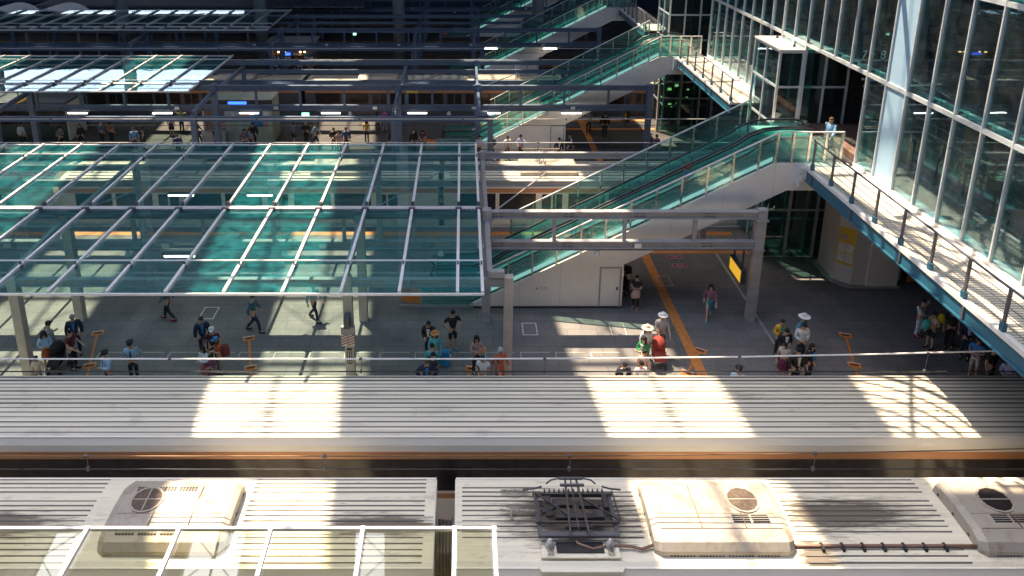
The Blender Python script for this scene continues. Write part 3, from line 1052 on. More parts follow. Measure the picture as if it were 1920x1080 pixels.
def escalator(lab):
    t = Thing('escalator', lab, 'escalator', (0, 28.6, 0), 'escalators climbing from the platforms')
    XE = 12.58
    top = [(0.45, 0.21), (XE, zl(XE))]
    out = [(0.2, 0.0), (6.74, 0.0), (6.74, 2.03), (13.15, 5.38), (15.42, 5.38), (15.42, zl(XE)), (XE, zl(XE)), (0.45, 0.21)]
    sp = lambda y, w: MB().prism([(a, y, b) for a, b in out][::-1], (0, w, 0))
    wall = t.part('side_wall', sp(28.60, 0.13), M_CLAD)
    t.part('side_wall', sp(31.70, 0.13), M_CLAD)
    inn = [(0.3, 0.0), (6.73, 0.0), (6.73, 2.04), (13.15, 5.39), (15.40, 5.39), (15.40, 6.50), (XE, 6.50), (0.6, 0.05)]
    t.part('truss_core', MB().prism([(a, 28.735, b) for a, b in inn][::-1], (0, 2.96, 0)), M_STEELD)
    seams = MB()
    for x in (2.4, 4.1, 8.6, 10.6, 12.58):
        za = 0.0 if x < 6.7 else min(5.38, 2.03 + SL * (x - 6.74))
        seams.box(x - 0.006, x + 0.006, 28.596, 28.6, za + 0.02, min(zl(x), 6.5) - 0.02)
    t.part('panel_seam', seams, paint('seam_grey', (0.5, 0.47, 0.44), 0.5), wall)
    t.part('skirting', MB().box(0.45, 6.74, 28.55, 28.60, 0.0, 0.07), M_DARK, wall)
    t.part('notice', text_mb('▲ 注意', 0.16, (3.3, 28.594, 0.92), (1, 0, 0), (0, 0, 1)), M_STEEL, wall)
    dr = t.part('door', MB().box(5.74, 5.80, 28.57, 28.60, 0.07, 1.92).box(6.60, 6.66, 28.57, 28.60, 0.07, 1.92).box(5.80, 6.60, 28.57, 28.60, 1.86, 1.92), M_STEEL)
    t.part('door_leaf', MB().box(5.81, 6.59, 28.585, 28.60, 0.08, 1.85), M_CLAD, dr)
    t.part('door_handle', MB().box(6.47, 6.53, 28.55, 28.585, 0.86, 0.99), M_DARK, dr)
    for ya, yb in ((29.10, 30.02), (30.42, 31.34)):
        st = MB()
        x = 1.2
        while x < XE - 0.1:
            z = zl(x) - 0.22
            st.box(x, x + 0.4, ya, yb, z - 0.35, z)
            x += 0.4
        st.box(-1.6, 1.2, ya, yb, 0.0, 0.06).box(XE, 15.3, ya, yb, 6.50, 6.53)
        stp = t.part('steps', st, M_STEP)
        ed = MB()
        x = 1.2
        while x < XE - 0.1:
            z = zl(x) - 0.22
            ed.box(x, x + 0.04, ya, yb, z, z + 0.004)
            x += 0.4
        t.part('step_edge', ed, M_YEL, stp)
    for y in (28.98, 30.10, 30.34, 31.42):
        base = [(-1.2, 0.10), (0.75, 0.12), (XE, zl(XE) - 0.28), (14.6, 6.54)]
        q = [(a, b) for a, b in base] + [(14.6, 7.45), (XE - 0.2, zl(XE) + 0.78), (0.6, 1.0), (-1.2, 0.95)]
        t.part('balustrade', MB().prism([(a, y, b) for a, b in q][::-1], (0, 0.05, 0)), G_ESC)
        hr = [(-1.25, 0.35), (-1.45, 0.62), (-1.35, 0.92), (-1.1, 1.0), (0.5, 1.04), (1.2, 1.28)]
        x = 2.0
        while x < XE - 0.8:
            hr.append((x, zl(x) + 0.80))
            x += 1.2
        hr += [(XE - 0.5, zl(XE) + 0.66), (XE + 0.1, 7.42), (XE + 0.8, 7.50), (14.4, 7.50), (14.75, 7.38), (14.85, 7.1), (14.7, 6.85)]
        t.part('handrail', MB().tube([(a, y + 0.025, b) for a, b in hr], 0.05, 8), M_RUB, smooth=True)
        sk = MB()
        d = -0.055 if y in (29.98,) else 0.055
        sk.prism([(0.75, y - 0.03, 0.14), (XE, y - 0.03, zl(XE) - 0.27), (XE, y - 0.03, zl(XE) - 0.02), (0.75, y - 0.03, 0.40)], (0, 0.025, 0))
        sk.prism([(0.75, y + 0.056, 0.14), (XE, y + 0.056, zl(XE) - 0.27), (XE, y + 0.056, zl(XE) - 0.02), (0.75, y + 0.056, 0.40)], (0, 0.025, 0))
        t.part('skirt_panel', sk, M_STAIN)
        if y in (28.98, 30.34):
            t.part('skirt_glow', MB().prism([(1.2, y - 0.045, zl(1.2) - 0.02), (XE, y - 0.045, zl(XE) - 0.02), (XE, y - 0.045, zl(XE) + 0.16), (1.2, y - 0.045, zl(1.2) + 0.16)], (0, 0.012, 0)), M_STRIP)
    for y, x0, hh in ((28.64, 0.9, 1.30), (31.78, 2.2, 1.75)):
        xs = []
        x = x0
        while x < XE:
            xs.append(x)
            x += 1.0
        xs.append(XE)
        for a, b in zip(xs, xs[1:]):
            q = [(a + 0.04, zl(a + 0.04) + 0.03), (b - 0.04, zl(b - 0.04) + 0.03), (b - 0.04, zl(b - 0.04) + hh - 0.05), (a + 0.04, zl(a + 0.04) + hh - 0.05)]
            t.part('glass_screen', MB().prism([(p, y, z) for p, z in q][::-1], (0, 0.012, 0)), G_SCR)
        for x in xs:
            t.part('screen_post', MB().box(x - 0.035, x + 0.035, y - 0.03, y + 0.04, zl(x) - 0.02, zl(x) + hh), M_STAIN)
        t.part('screen_rail', MB().bar((xs[0] - 0.3, y, zl(xs[0] - 0.3) + hh), (XE, y, zl(XE) + hh), 0.06, 0.05), M_RAFT)
    # upper landing: deck, sloping box end and glass rail
    t.part('landing', MB().box(XE + 0.0, 15.45, 31.84, 33.3, 6.35, 6.58).box(13.4, 15.44, 28.0, 28.595, 6.0, 6.57), M_WALLW)
    t.part('landing_box', MB().box(13.35, 13.55, 28.05, 28.59, 5.75, 6.56), M_ALU)
    xs = [XE, 13.2, 13.85, 14.5, 15.15]
    for a, b in zip(xs, xs[1:]):
        t.part('landing_glass', MB().box(a + 0.04, b - 0.04, 28.63, 28.642, 6.62, 7.72), G_SCR)
    for x in xs:
        t.part('landing_post', MB().box(x - 0.045, x + 0.045, 28.605, 28.69, 6.56, 7.85), M_STAIN)
    t.part('landing_rail', MB().bar((XE, 28.65, 7.86), (15.2, 28.65, 7.86), 0.06, 0.05), M_RAFT)
    # bottom end: low glass guard and orange board
    t.part('bottom_guard', MB().box(-1.75, 0.42, 28.62, 28.64, 0.12, 0.92), G_ESC)
    t.part('guard_frame', MB().box(-2.7, 0.45, 28.58, 28.68, 0.0, 0.11).box(-1.80, -1.76, 28.60, 28.66, 0.11, 0.95).box(-1.76, 0.45, 28.61, 28.65, 0.93, 0.97), M_STEEL)
    t.part('orange_board', MB().prism([(-2.62, 28.66, 0.25), (-1.84, 28.60, 0.2), (-1.80, 28.64, 0.88), (-2.62, 28.80, 0.92)], (0, 0.05, 0)), M_ORA)
    return t


e1 = escalator('nearest escalator with white side wall and door on the near platform')
dup(e1.o, (0, PITCH, 0), 'second escalator back, its white wall behind a row of standing men')
dup(e1.o, (0, 2 * PITCH, 0), 'third escalator back, blue and dim, rising to the short walkway')
dup(e1.o, (0, 3 * PITCH, 0), 'farthest escalator, only its lower wall seen at the top edge')

# ------------------------------------------------------------------ walkways along the facade


def walkway(y0, y1, x1, lab):
    X0 = 13.55
    t = Thing('walkway', lab, 'walkway', (X0, y0, 6.6), 'steel walkways along the glass facade')
    t.part('deck', MB().box(X0 + 0.16, x1 - 0.35, y0, y1, 6.50, 6.60), M_DECK)
    t.part('deck_kerb', MB().box(x1 - 0.347, x1, y0, y1, 6.50, 6.66), M_CLAD)
    t.part('deck_kerb', MB().box(X0 - 0.02, X0 + 0.157, y0, y1, 6.50, 6.64), M_RAFT)
    b = t.part('side_beam', MB().box(X0 + 0.03, X0 + 0.06, y0, y1, 6.08, 6.496).box(X0 - 0.02, X0 + 0.16, y0, y1, 6.03, 6.08), M_BLUEB)
    st = MB()
    y = y1 - 0.5
    while y > y0:
        st.box(X0 - 0.015, X0 + 0.03, y - 0.04, y + 0.04, 6.085, 6.495)
        y -= 3.1
    t.part('stiffener', st, M_STEELD, b)
    y = y1 - 0.35
    ys = []
    while y > y0:
        ys.append(y)
        y -= 1.55
    for y in ys:
        p = t.part('railing_post', MB().box(X0 + 0.03, X0 + 0.09, y - 0.04, y + 0.04, 6.641, 7.80), M_STEELD)
        t.part('post_foot', MB().box(X0 - 0.0, X0 + 0.12, y - 0.07, y + 0.07, 6.641, 6.86), M_BLUEB, p)
    t.part('top_rail', MB().tube([(X0 + 0.06, y0, 7.82), (X0 + 0.06, y1 - 0.2, 7.82)], 0.035, 8), M_STEELD, smooth=True)
    for z in (6.86, 7.10, 7.34, 7.58):
        t.part('rail_wire', MB().tube([(X0 + 0.06, y0, z), (X0 + 0.06, y1 - 0.3, z)], 0.012, 5), M_STEELD)
    return t


walkway(7.0, 28.0, 15.42, 'near steel walkway with blue edge beam below the dark windows')
walkway(36.9, 46.7, 15.42, 'middle walkway with black posts, left of the glass elevator')
walkway(55.6, 65.4, 15.42, 'farthest short sunlit walkway at the top centre right')

# ------------------------------------------------------------------ glass building on the right
XF = 15.5
t = Thing('station_building', 'glass-fronted building with white mullions filling the right side', 'building', (XF, 25, 0))
ya = [25.5 - 1.34 * k for k in range(15)]
yb = [26.8 + 1.34 * k for k in range(16)]
YS = sorted(ya + yb)
levels = [(6.78, 10.30), (10.46, 14.1), (14.26, 17.9)]
for a, b in zip(YS, YS[1:]):
    panel = abs(a - 25.5) < 0.01
    if panel:
        t.part('blue_panel', MB().box(XF + 0.01, XF + 0.05, a + 0.04, b - 0.04, 6.70, 17.9), M_PANEL)
        continue
    for i, (z0, z1) in enumerate(levels):
        if i == 0 and 27.9 < a < 33.2:
            continue
        if i == 2 and a > 36:
            continue
        t.part('window_pane', MB().box(XF + 0.02, XF + 0.035, a + 0.04, b - 0.04, z0, z1), G_FAC)
for y in YS:
    mu = t.part('mullion', MB().box(XF - 0.05, XF + 0.07, y - 0.029, y + 0.029, 6.6 if not (28.5 < y < 33.2) else 10.3, 18.0), M_ALU)
    if abs(y - 25.5) > 0.1 and abs(y - 26.8) > 0.1:
        z0 = 6.82 if not (28.5 < y < 33.2) else 10.5
        t.part('glass_fin', MB().box(XF + 0.075, XF + 0.42, y - 0.012, y + 0.012, z0, 17.8), G_FIN, mu)
        t.part('fin_bracket', MB().box(XF + 0.08, XF + 0.22, y - 0.05, y + 0.05, 10.42, 10.54), M_DARK, mu)
y0, y1 = YS[0], YS[-1]
for z in (10.38, 14.18):
    t.part('transom', MB().box(XF - 0.04, XF + 0.07, y0, y1, z - 0.075, z + 0.075), M_ALU)
    t.part('ledge', MB().box(XF + 0.43, XF + 0.62, y0, y1, z - 0.06, z + 0.06), paint('ledge_cream', (0.52, 0.6, 0.52), 0.5))
t.part('sill', MB().box(XF - 0.06, XF + 0.45, y0, 28.2, 6.62, 6.76).box(XF - 0.06, XF + 0.45, 33.5, y1, 6.62, 6.76), M_CLAD)
for z in (6.6, 10.38, 14.18, 18.2):
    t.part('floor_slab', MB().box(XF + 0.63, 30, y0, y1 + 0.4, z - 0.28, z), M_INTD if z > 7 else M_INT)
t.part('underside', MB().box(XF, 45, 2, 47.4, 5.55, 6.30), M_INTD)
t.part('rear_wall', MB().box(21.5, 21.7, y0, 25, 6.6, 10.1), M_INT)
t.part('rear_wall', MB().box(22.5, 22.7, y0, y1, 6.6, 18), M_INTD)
t.part('end_wall', MB().box(XF + 0.1, 30, y1 + 0.05, y1 + 0.3, 6.6, 18), G_DARK)
for yy in (9.0, 17.5, 24.6, 36.5):
    t.part('partition', MB().box(XF + 1.6, 22.5, yy, yy + 0.15, 6.6, 10.1).box(XF + 2.6, 22.5, yy, yy + 0.15, 10.38, 13.9), M_INT)
for yy in (13, 20.5, 30.2, 40):
    t.part('interior_column', MB().box(18.0, 18.6, yy - 0.3, yy + 0.3, 6.6, 18), M_WALLW)
for yy, zz in ((15, 10.06), (19.5, 10.06), (23.2, 10.06), (18.2, 13.86), (22.4, 13.86), (38, 10.06), (41, 13.86), (34.8, 13.86)):
    t.part('ceiling_light', MB().box(17.2, 18.7, yy - 0.07, yy + 0.07, zz - 0.04, zz), M_LAMP)
for yy in (38, 43):
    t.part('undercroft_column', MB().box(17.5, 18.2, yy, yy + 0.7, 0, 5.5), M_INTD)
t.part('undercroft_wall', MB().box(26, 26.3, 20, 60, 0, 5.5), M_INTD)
# shelf, desk and heater behind the panes
for yy in (24.3, 22.6, 20.8, 19.4):
    t.part('glass_shelf', MB().box(XF + 0.15, XF + 0.65, yy - 0.55, yy + 0.55, 7.65, 7.68), G_FIN)
d = Thing('desk', 'brown desk behind the lower right window', 'desk', (17.4, 19.6, 6.6))
d.part('desk_top', MB().box(16.5, 18.3, 18.9, 20.4, 7.55, 7.62), M_INT)
d.part('desk_panel', MB().box(16.52, 16.57, 18.95, 20.35, 6.6, 7.55).box(18.2, 18.25, 18.95, 20.35, 6.6, 7.55), M_INT)
hx, hy = XF + 0.30, 17.55
d = Thing('air_purifier', 'white box-shaped air purifier on the floor inside the lower right window', 'air purifier', (hx, hy, 6.76))
d.part('body', MB().prism([(hx - 0.2, hy - 0.28, 6.765), (hx + 0.2, hy - 0.28, 6.765), (hx + 0.2, hy + 0.28, 6.765), (hx - 0.2, hy + 0.28, 6.765)], (0, 0, 0.72)), M_WHITE)
d.part('grille', MB().box(hx - 0.215, hx - 0.2, hy - 0.2, hy + 0.2, 6.86, 7.32), slot_mat('grille_green', (0.6, 0.7, 0.65), (0.2, 0.4, 0.32), 0.05, 0.05, (0, R(90), 0)))
d.part('top_vent', MB().box(hx - 0.1, hx + 0.1, hy - 0.2, hy + 0.2, 7.485, 7.492), M_DARK)
d = Thing('desk_lamp', 'small white desk lamp on the brown desk behind the window', 'lamp', (17.0, 19.4, 7.62))
d.part('base', MB().lathe((17.0, 19.4, 7.62), [(0.16, 0), (0.16, 0.04), (0.05, 0.08), (0.03, 0.35)], 12), M_WHITE)
d.part('shade', MB().ball((17.0, 19.35, 8.05), 0.14, 0.14, 0.13, 10, 6), M_WHITE)
cu = MB().tube([(16.95, 19.3, 7.62), (16.6, 19.0, 7.5), (16.1, 18.4, 7.3), (15.95, 17.9, 6.9)], 0.02, 6)
single('power_cord', cu, M_WHITE, 'white cord hanging from the desk down to the air purifier', 'cord')
d = Thing('tub_chair', 'blue tub-shaped chair behind the upper right window', 'chair', (16.9, 20.6, 10.38))
d.part('seat', MB().lathe((16.9, 20.6, 10.39), [(0.30, 0.0), (0.36, 0.45), (0.30, 0.45), (0.29, 0.40)], 16), paint('blue_vinyl', (0.02, 0.10, 0.33), 0.35))
d.part('backrest', MB().prism([(16.9 + 0.40 * math.cos(a), 20.6 + 0.40 * math.sin(a), 10.84) for a in [R(g) for g in range(-60, 121, 20)]] +
                              [(16.9 + 0.33 * math.cos(a), 20.6 + 0.33 * math.sin(a), 10.84) for a in [R(g) for g in range(120, -61, -20)]], (0, 0, 0.4)), MATS['blue_vinyl'])
fx, fy = 16.4, 19.7
d = Thing('flower_bouquet', 'red and pink flowers on the ledge behind the upper right window', 'flowers', (fx, fy, 10.44))
leaf = MB()
for i in range(14):
    a = i * 2.4
    leaf.bar((fx, fy, 10.44), (fx + 0.3 * math.cos(a), fy + 0.3 * math.sin(a), 10.75), 0.05, 0.015)
d.part('leaves', leaf, paint('leaf_green', (0.05, 0.12, 0.04), 0.6))
for i in range(16):
    c = (fx + random.uniform(-0.3, 0.3), fy + random.uniform(-0.35, 0.35), 10.85 + random.uniform(-0.08, 0.35))
    d.part('blossom', MB().ball(c, 0.11, 0.11, 0.10, 8, 5), paint('petal_red', (0.55, 0.03, 0.06), 0.6) if i % 3 else paint('petal_pink', (0.55, 0.08, 0.28), 0.6))
sg = Thing('platform_sign', 'black sign reading 7・8 behind the facade glass beside the elevator', 'sign', (16.2, 29.7, 10.4))
sg.part('board', MB().box(15.95, 17.4, 29.62, 29.68, 10.42, 11.55), M_DARK)
sg.part('lettering', text_mb('7・8', 0.50, (16.42, 29.61, 10.78), (1, 0, 0), (0, 0, 1)), emit('letter_grey', (0.5, 0.55, 0.5), 0.12))
sg = Thing('direction_sign', 'black wall sign with small white lettering beneath the 7·8 sign', 'sign', (16.6, 33.4, 9.0))
sg.part('board', MB().box(17.75, 20.4, 33.44, 33.50, 6.62, 10.25), M_DARK)
for i, (tx, sz) in enumerate((('大阪', 0.26), ('・ 京都', 0.26), ('for Osaka', 0.15), ('Kyoto', 0.15))):
    sg.part('lettering', text_mb(tx, sz, (18.45, 33.43, 9.45 - i * 0.34), (1, 0, 0), (0, 0, 1)), MATS['letter_grey'])

# unseen lattice added to throw curved bars of shade on the train roof
t = Thing('shadow_lattice', 'unseen curved lattice added to cast a shade pattern on the right end of the trains', 'lattice', (15.5, 25, 18))
cx, cy0, zz = 6.6, 21.6, 18.6
for i in range(9):
    rr_ = 2.4 + i * 0.52
    pts = [(cx + rr_ * 0.95 * math.cos(R(a)), cy0 + rr_ * 1.25 * math.sin(R(a)), zz) for a in range(-8, 92, 8)]
    t.part('arch_rib', MB().tube(pts, 0.13 if i in (4, 8) else 0.07, 6), M_STEEL)
for a in (0, 28, 55, 82):
    t.part('cross_rib', MB().bar((cx + 2.2 * math.cos(R(a)), cy0 + 2.9 * math.sin(R(a)), zz - 0.1), (cx + 6.5 * math.cos(R(a)), cy0 + 8.4 * math.sin(R(a)), zz - 0.1), 0.12, 0.12), M_STEEL)
t.part('support_arm', MB().bar((cx + 6.4, cy0 + 0.4, zz), (15.5, cy0 + 1.0, 17.6), 0.2, 0.25), M_STEEL)
t.part('support_arm', MB().bar((cx + 4.4, cy0 + 6.4, zz), (15.5, cy0 + 6.8, 17.6), 0.2, 0.25), M_STEEL)

# ------------------------------------------------------------------ glass elevators


def elevator(lab):
    x0, x1, y0, y1, zt = 14.4, 17.6, 33.6, 36.55, 10.05
    t = Thing('elevator_shaft', lab, 'elevator', (x0, y0, 0), 'glass elevator shafts')
    fr = MB()
    for x in (x0, x0 + 1.06, x0 + 2.13, x1):
        fr.box(x - 0.05, x + 0.05, y0 - 0.05, y0 + 0.05, 0, zt)
    for y in ((y0 + y1) / 2, y1):
        fr.box(x0 - 0.05, x0 + 0.05, y - 0.05, y + 0.05, 0, zt)
    for z in (1.75, 3.5, 5.2, 6.55, 8.35, zt - 0.06):
        for a, b in ((x0, x0 + 1.06), (x0 + 1.06, x0 + 2.13), (x0 + 2.13, x1)):
            fr.box(a + 0.05, b - 0.05, y0 - 0.04, y0 + 0.04, z - 0.05, z + 0.05)
        fr.box(x0 - 0.04, x0 + 0.04, y0 + 0.05, (y0 + y1) / 2 - 0.05, z - 0.05, z + 0.05)
        fr.box(x0 - 0.04, x0 + 0.04, (y0 + y1) / 2 + 0.05, y1 - 0.05, z - 0.05, z + 0.05)
    t.part('shaft_frame', fr, M_ALU)
    zs = [0.1, 1.75, 3.5, 5.2, 6.55, 8.35, zt - 0.06]
    for z0, z1 in zip(zs, zs[1:]):
        t.part('front_pane', MB().box(x0 + 0.055, x1 - 0.055, y0 - 0.008, y0 + 0.008, z0 + 0.05, z1 - 0.05), G_DARK)
        t.part('side_pane', MB().box(x0 - 0.008, x0 + 0.008, y0 + 0.055, y1 - 0.055, z0 + 0.05, z1 - 0.05), G_FAC)
    rf = t.part('shaft_roof', MB().box(x0 - 0.08, x1, y0 - 0.08, y1 + 0.05, zt, zt + 0.07), M_CLAD)
    t.part('lifting_eye', MB().lathe((x0 + 0.8, y0 + 0.5, zt + 0.07), [(0.07, 0), (0.07, 0.1), (0.03, 0.15)], 8).lathe((x0 + 0.8, y1 - 0.5, zt + 0.07), [(0.07, 0), (0.07, 0.1), (0.03, 0.15)], 8), M_DARK, rf)
    t.part('guide_rail', MB().box(x0 + 0.5, x0 + 0.6, y1 - 0.6, y1 - 0.5, 0, zt - 0.1).box(x0 + 2.2, x0 + 2.3, y1 - 0.6, y1 - 0.5, 0, zt - 0.1), M_STAIN)
    t.part('rear_wall', MB().box(x0 + 0.1, x1, y1 - 0.3, y1 - 0.2, 0, zt - 0.1), M_INTD)
    li = MB()
    for q in range(9):
        xx, zz = x0 + 0.4 + random.random() * 2.4, 0.4 + random.random() * 2.2
        li.box(xx, xx + random.uniform(0.05, 0.3), y1 - 0.42, y1 - 0.40, zz, zz + random.uniform(0.04, 0.2))
    t.part('lit_display', li, M_WARM)
    t.part('entrance_hall', MB().box(x1 - 3.9, x1 + 0.5, y0 - 0.56, y0 - 0.48, 5.1, 5.35).box(x0 - 0.55, x0 - 0.42, y0 - 0.6, y0 - 0.4, 0, 5.1).box(x0 + 0.98, x0 + 1.1, y0 - 0.6, y0 - 0.4, 0, 5.1)
           .box(x0 + 2.3, x0 + 2.42, y0 - 0.6, y0 - 0.4, 0, 5.1).box(x1 + 0.0, x1 + 0.16, y0 - 0.6, y0 - 0.4, 0, 5.1).box(x0 - 0.42, x1, y0 - 0.55, y0 - 0.49, 3.6, 3.72).box(x0 - 0.42, x1, y0 - 0.55, y0 - 0.49, 2.4, 2.5), M_STEEL)
    t.part('hall_pane', MB().box(x0 - 0.42, x1, y0 - 0.53, y0 - 0.515, 0.05, 5.1), G_DARK)
    return t


el = elevator('glass elevator with cream roof beside the nearest escalator landing')
dup(el.o, (0, PITCH, 0), 'farther glass elevator behind the second escalator landing')

# ------------------------------------------------------------------ pillar kiosk with posters
kx, ky = 18.3, 31.6
t = Thing('octagonal_pillar', 'white octagonal pillar with orange posters under the walkway', 'pillar', (kx, ky, 0))
oc = [(1.55, -0.75), (1.55, 0.75), (0.8, 1.3), (-0.8, 1.3), (-1.55, 0.75), (-1.55, -0.75), (-1.0, -1.3), (1.0, -1.3)]
t.part('base', MB().prism([(kx + a * 1.12, ky + b * 1.12, 0.0) for a, b in oc], (0, 0, 0.10)), M_KERB)
sh = t.part('shaft', MB().prism([(kx + a, ky + b, 0.10) for a, b in oc], (0, 0, 5.40)), M_WALLW)
t.part('cabinet', MB().box(kx - 0.35, kx + 1.0, ky - 1.42, ky - 1.304, 0.05, 4.6), M_CLAD, sh)
u = Vector((0.55, -0.55, 0)).normalized()
nrm = Vector((-0.707, -0.707, 0))
pc = Vector((kx - 1.275, ky - 1.025, 1.85)) + nrm * 0.012


def flat(c, r, upv, w, h, th, nv):
    c, r, upv, nv = Vector(c), Vector(r), Vector(upv), Vector(nv)
    q = [c - r * w / 2 - upv * h / 2, c + r * w / 2 - upv * h / 2, c + r * w / 2 + upv * h / 2, c - r * w / 2 + upv * h / 2]
    return MB().prism([tuple(p) for p in q], tuple(nv * th))


po = Thing('poster', 'orange poster with white picture boxes on the left pillar face', 'poster', tuple(pc))
po.part('sheet', flat(pc, u, (0, 0, 1), 0.74, 1.75, 0.008, nrm), M_YEL)
for i in range(2):
    for j in range(2):
        po.part('picture_box', flat(pc + nrm * 0.009 + u * (-0.17 + 0.34 * i) + Vector((0, 0, -0.55 + 0.48 * j)), u, (0, 0, 1), 0.30, 0.42, 0.004, nrm), M_WHITE)
po.part('title_bubble', flat(pc + nrm * 0.009 + u * (-0.14) + Vector((0, 0, 0.42)), u, (0, 0, 1), 0.34, 0.26, 0.004, nrm), paint('bubble_pink', (0.6, 0.4, 0.33), 0.6))
po = Thing('poster', 'dim orange notice on the front face of the pillar', 'poster', (kx + 0.35, ky - 1.43, 2.6))
po.part('sheet', MB().box(kx - 0.05, kx + 0.85, ky - 1.432, ky - 1.421, 2.2, 3.2), M_ORA)
po.part('text_block', MB().box(kx + 0.0, kx + 0.2, ky - 1.437, ky - 1.433, 2.35, 2.75).box(kx + 0.28, kx + 0.48, ky - 1.437, ky - 1.433, 2.35, 2.75).box(kx + 0.55, kx + 0.78, ky - 1.437, ky - 1.433, 2.35, 2.75)
        .box(kx + 0.0, kx + 0.8, ky - 1.437, ky - 1.433, 2.9, 3.0), paint('brown_ink', (0.2, 0.08, 0.03), 0.6))
X, Y = at(1705, 525)
t = Thing('traffic_cone', 'small orange cone standing under the walkway beside the pillar', 'cone', (X, Y, 0))
t.part('base', MB().box(X - 0.18, X + 0.18, Y - 0.18, Y + 0.18, 0, 0.04), M_ORA)
t.part('cone', MB().lathe((X, Y, 0.04), [(0.14, 0), (0.03, 0.66)], 12), M_ORA)

# ------------------------------------------------------------------ lamps, signs, kiosks
ORD = ['first', 'second', 'third', 'fourth', 'fifth', 'sixth', 'seventh', 'eighth', 'ninth', 'tenth']


def tube_lamp(X, Y, z, lab, w=1.2):
    t = Thing('tube_lamp', lab, 'lamp', (X, Y, z), 'lit fluorescent tubes under the canopy beams')
    t.part('housing', MB().box(X - w / 2 - 0.05, X + w / 2 + 0.05, Y - 0.06, Y + 0.06, z + 0.052, z + 0.13), M_STEELD)
    t.part('tube', MB().tube([(X - w / 2, Y, z), (X + w / 2, Y, z)], 0.05, 8), M_LAMP)


for i, px in enumerate((-24.5, -19.1, -13.6, -8.4, -2.9, 1.75, 6.9)):
    tube_lamp(px, 27.42 + PITCH, 3.15, '%s tube lamp from left on the second platform frame' % ORD[i])
for i, px in enumerate((-36.9, -31.7, -25.5, -20.3, -14.3, -9.2, -2.8, 2.4, 7.6)):
    tube_lamp(px, 27.42 + 2 * PITCH, 3.15, '%s tube lamp from left on the third platform frame' % ORD[i])
for i, px in enumerate((-13.6, -9.8)):
    tube_lamp(px, 33.9, 2.85, ('left' if i == 0 else 'right') + ' tube lamp seen through the teal canopy rear half')
tube_lamp(-11.3, 27.35, 3.1, 'tube lamp seen through the teal canopy below its gutter')
tube_lamp(-3.2, 34.0 + PITCH, 3.1, 'left tube lamp on the rear beam of the second platform')
tube_lamp(-13.2, 34.0 + PITCH, 3.1, 'right-hand short tube lamp behind the white-glaring canopy')


def arrow_sign(X, Y, z, s, lab):
    t = Thing('exit_sign', lab, 'exit sign', (X, Y, z), 'green lit exit signs')
    t.part('box', MB().box(X - s / 2, X + s / 2, Y, Y + 0.12, z, z + s), M_EXIT)
    t.part('face', MB().box(X - s / 2 + 0.03, X + s / 2 - 0.03, Y - 0.012, Y - 0.002, z + 0.03, z + s - 0.03), M_SIGNW)
    a = MB()
    zc, k = z + s / 2, s
    a.box(X - 0.33 * k, X + 0.2 * k, Y - 0.022, Y - 0.014, zc - 0.06 * k, zc + 0.06 * k)
    a.bar((X + 0.05 * k, Y - 0.03, zc + 0.25 * k), (X + 0.33 * k, Y - 0.03, zc), 0.01, 0.11 * k)
    a.bar((X + 0.05 * k, Y - 0.045, zc - 0.25 * k), (X + 0.33 * k, Y - 0.045, zc), 0.01, 0.11 * k)
    t.part('arrow', a, paint('arrow_dark', (0.0, 0.06, 0.03), 0.6))
    t.part('hanger_rod', MB().box(X - 0.2, X - 0.17, Y + 0.04, Y + 0.07, z + s, z + s + 0.5).box(X + 0.17, X + 0.2, Y + 0.04, Y + 0.07, z + s, z + s + 0.5), M_STEELD)


for px, py, z, s, lab in ((573, 225, 2.45, 0.46, 'green exit sign with right arrow above the second platform crowd'),
                          (176, 95, 2.5, 0.46, 'green exit sign with right arrow at far left'),
                          (648, 95, 2.5, 0.46, 'green exit sign with right arrow right of the shop kiosk'),
                          (665, 66, 2.6, 0.30, 'smallest green exit sign, topmost of them all')):
    X, Y = at(px, py, z)
    arrow_sign(X, Y, z, s, lab)


def hung_sign(px, py, z, ln_, hh, axis, lab, mat, edge):
    X, Y = at(px, py, z)
    t = Thing('hanging_sign', lab, 'sign', (X, Y, z))
    if axis == 'y':
        t.part('casing', MB().box(X - 0.1, X + 0.1, Y - ln_ / 2, Y + ln_ / 2, z - hh / 2, z + hh / 2), edge)
        t.part('face', MB().box(X - 0.11, X - 0.102, Y - ln_ / 2 + 0.07, Y + ln_ / 2 - 0.07, z - hh / 2 + 0.06, z + hh / 2 - 0.06), mat)
        t.part('face', MB().box(X + 0.102, X + 0.11, Y - ln_ / 2 + 0.07, Y + ln_ / 2 - 0.07, z - hh / 2 + 0.06, z + hh / 2 - 0.06), mat)
        t.part('rod', MB().box(X - 0.03, X + 0.03, Y - ln_ / 3, Y - ln_ / 3 + 0.05, z + hh / 2, z + hh / 2 + 0.75).box(X - 0.03, X + 0.03, Y + ln_ / 3, Y + ln_ / 3 + 0.05, z + hh / 2, z + hh / 2 + 0.75), M_DARK)
    else:
        t.part('casing', MB().box(X - ln_ / 2, X + ln_ / 2, Y - 0.1, Y + 0.1, z - hh / 2, z + hh / 2), edge)
        t.part('face', MB().box(X - ln_ / 2 + 0.05, X + ln_ / 2 - 0.05, Y - 0.11, Y - 0.102, z - hh / 2 + 0.05, z + hh / 2 - 0.05), mat)


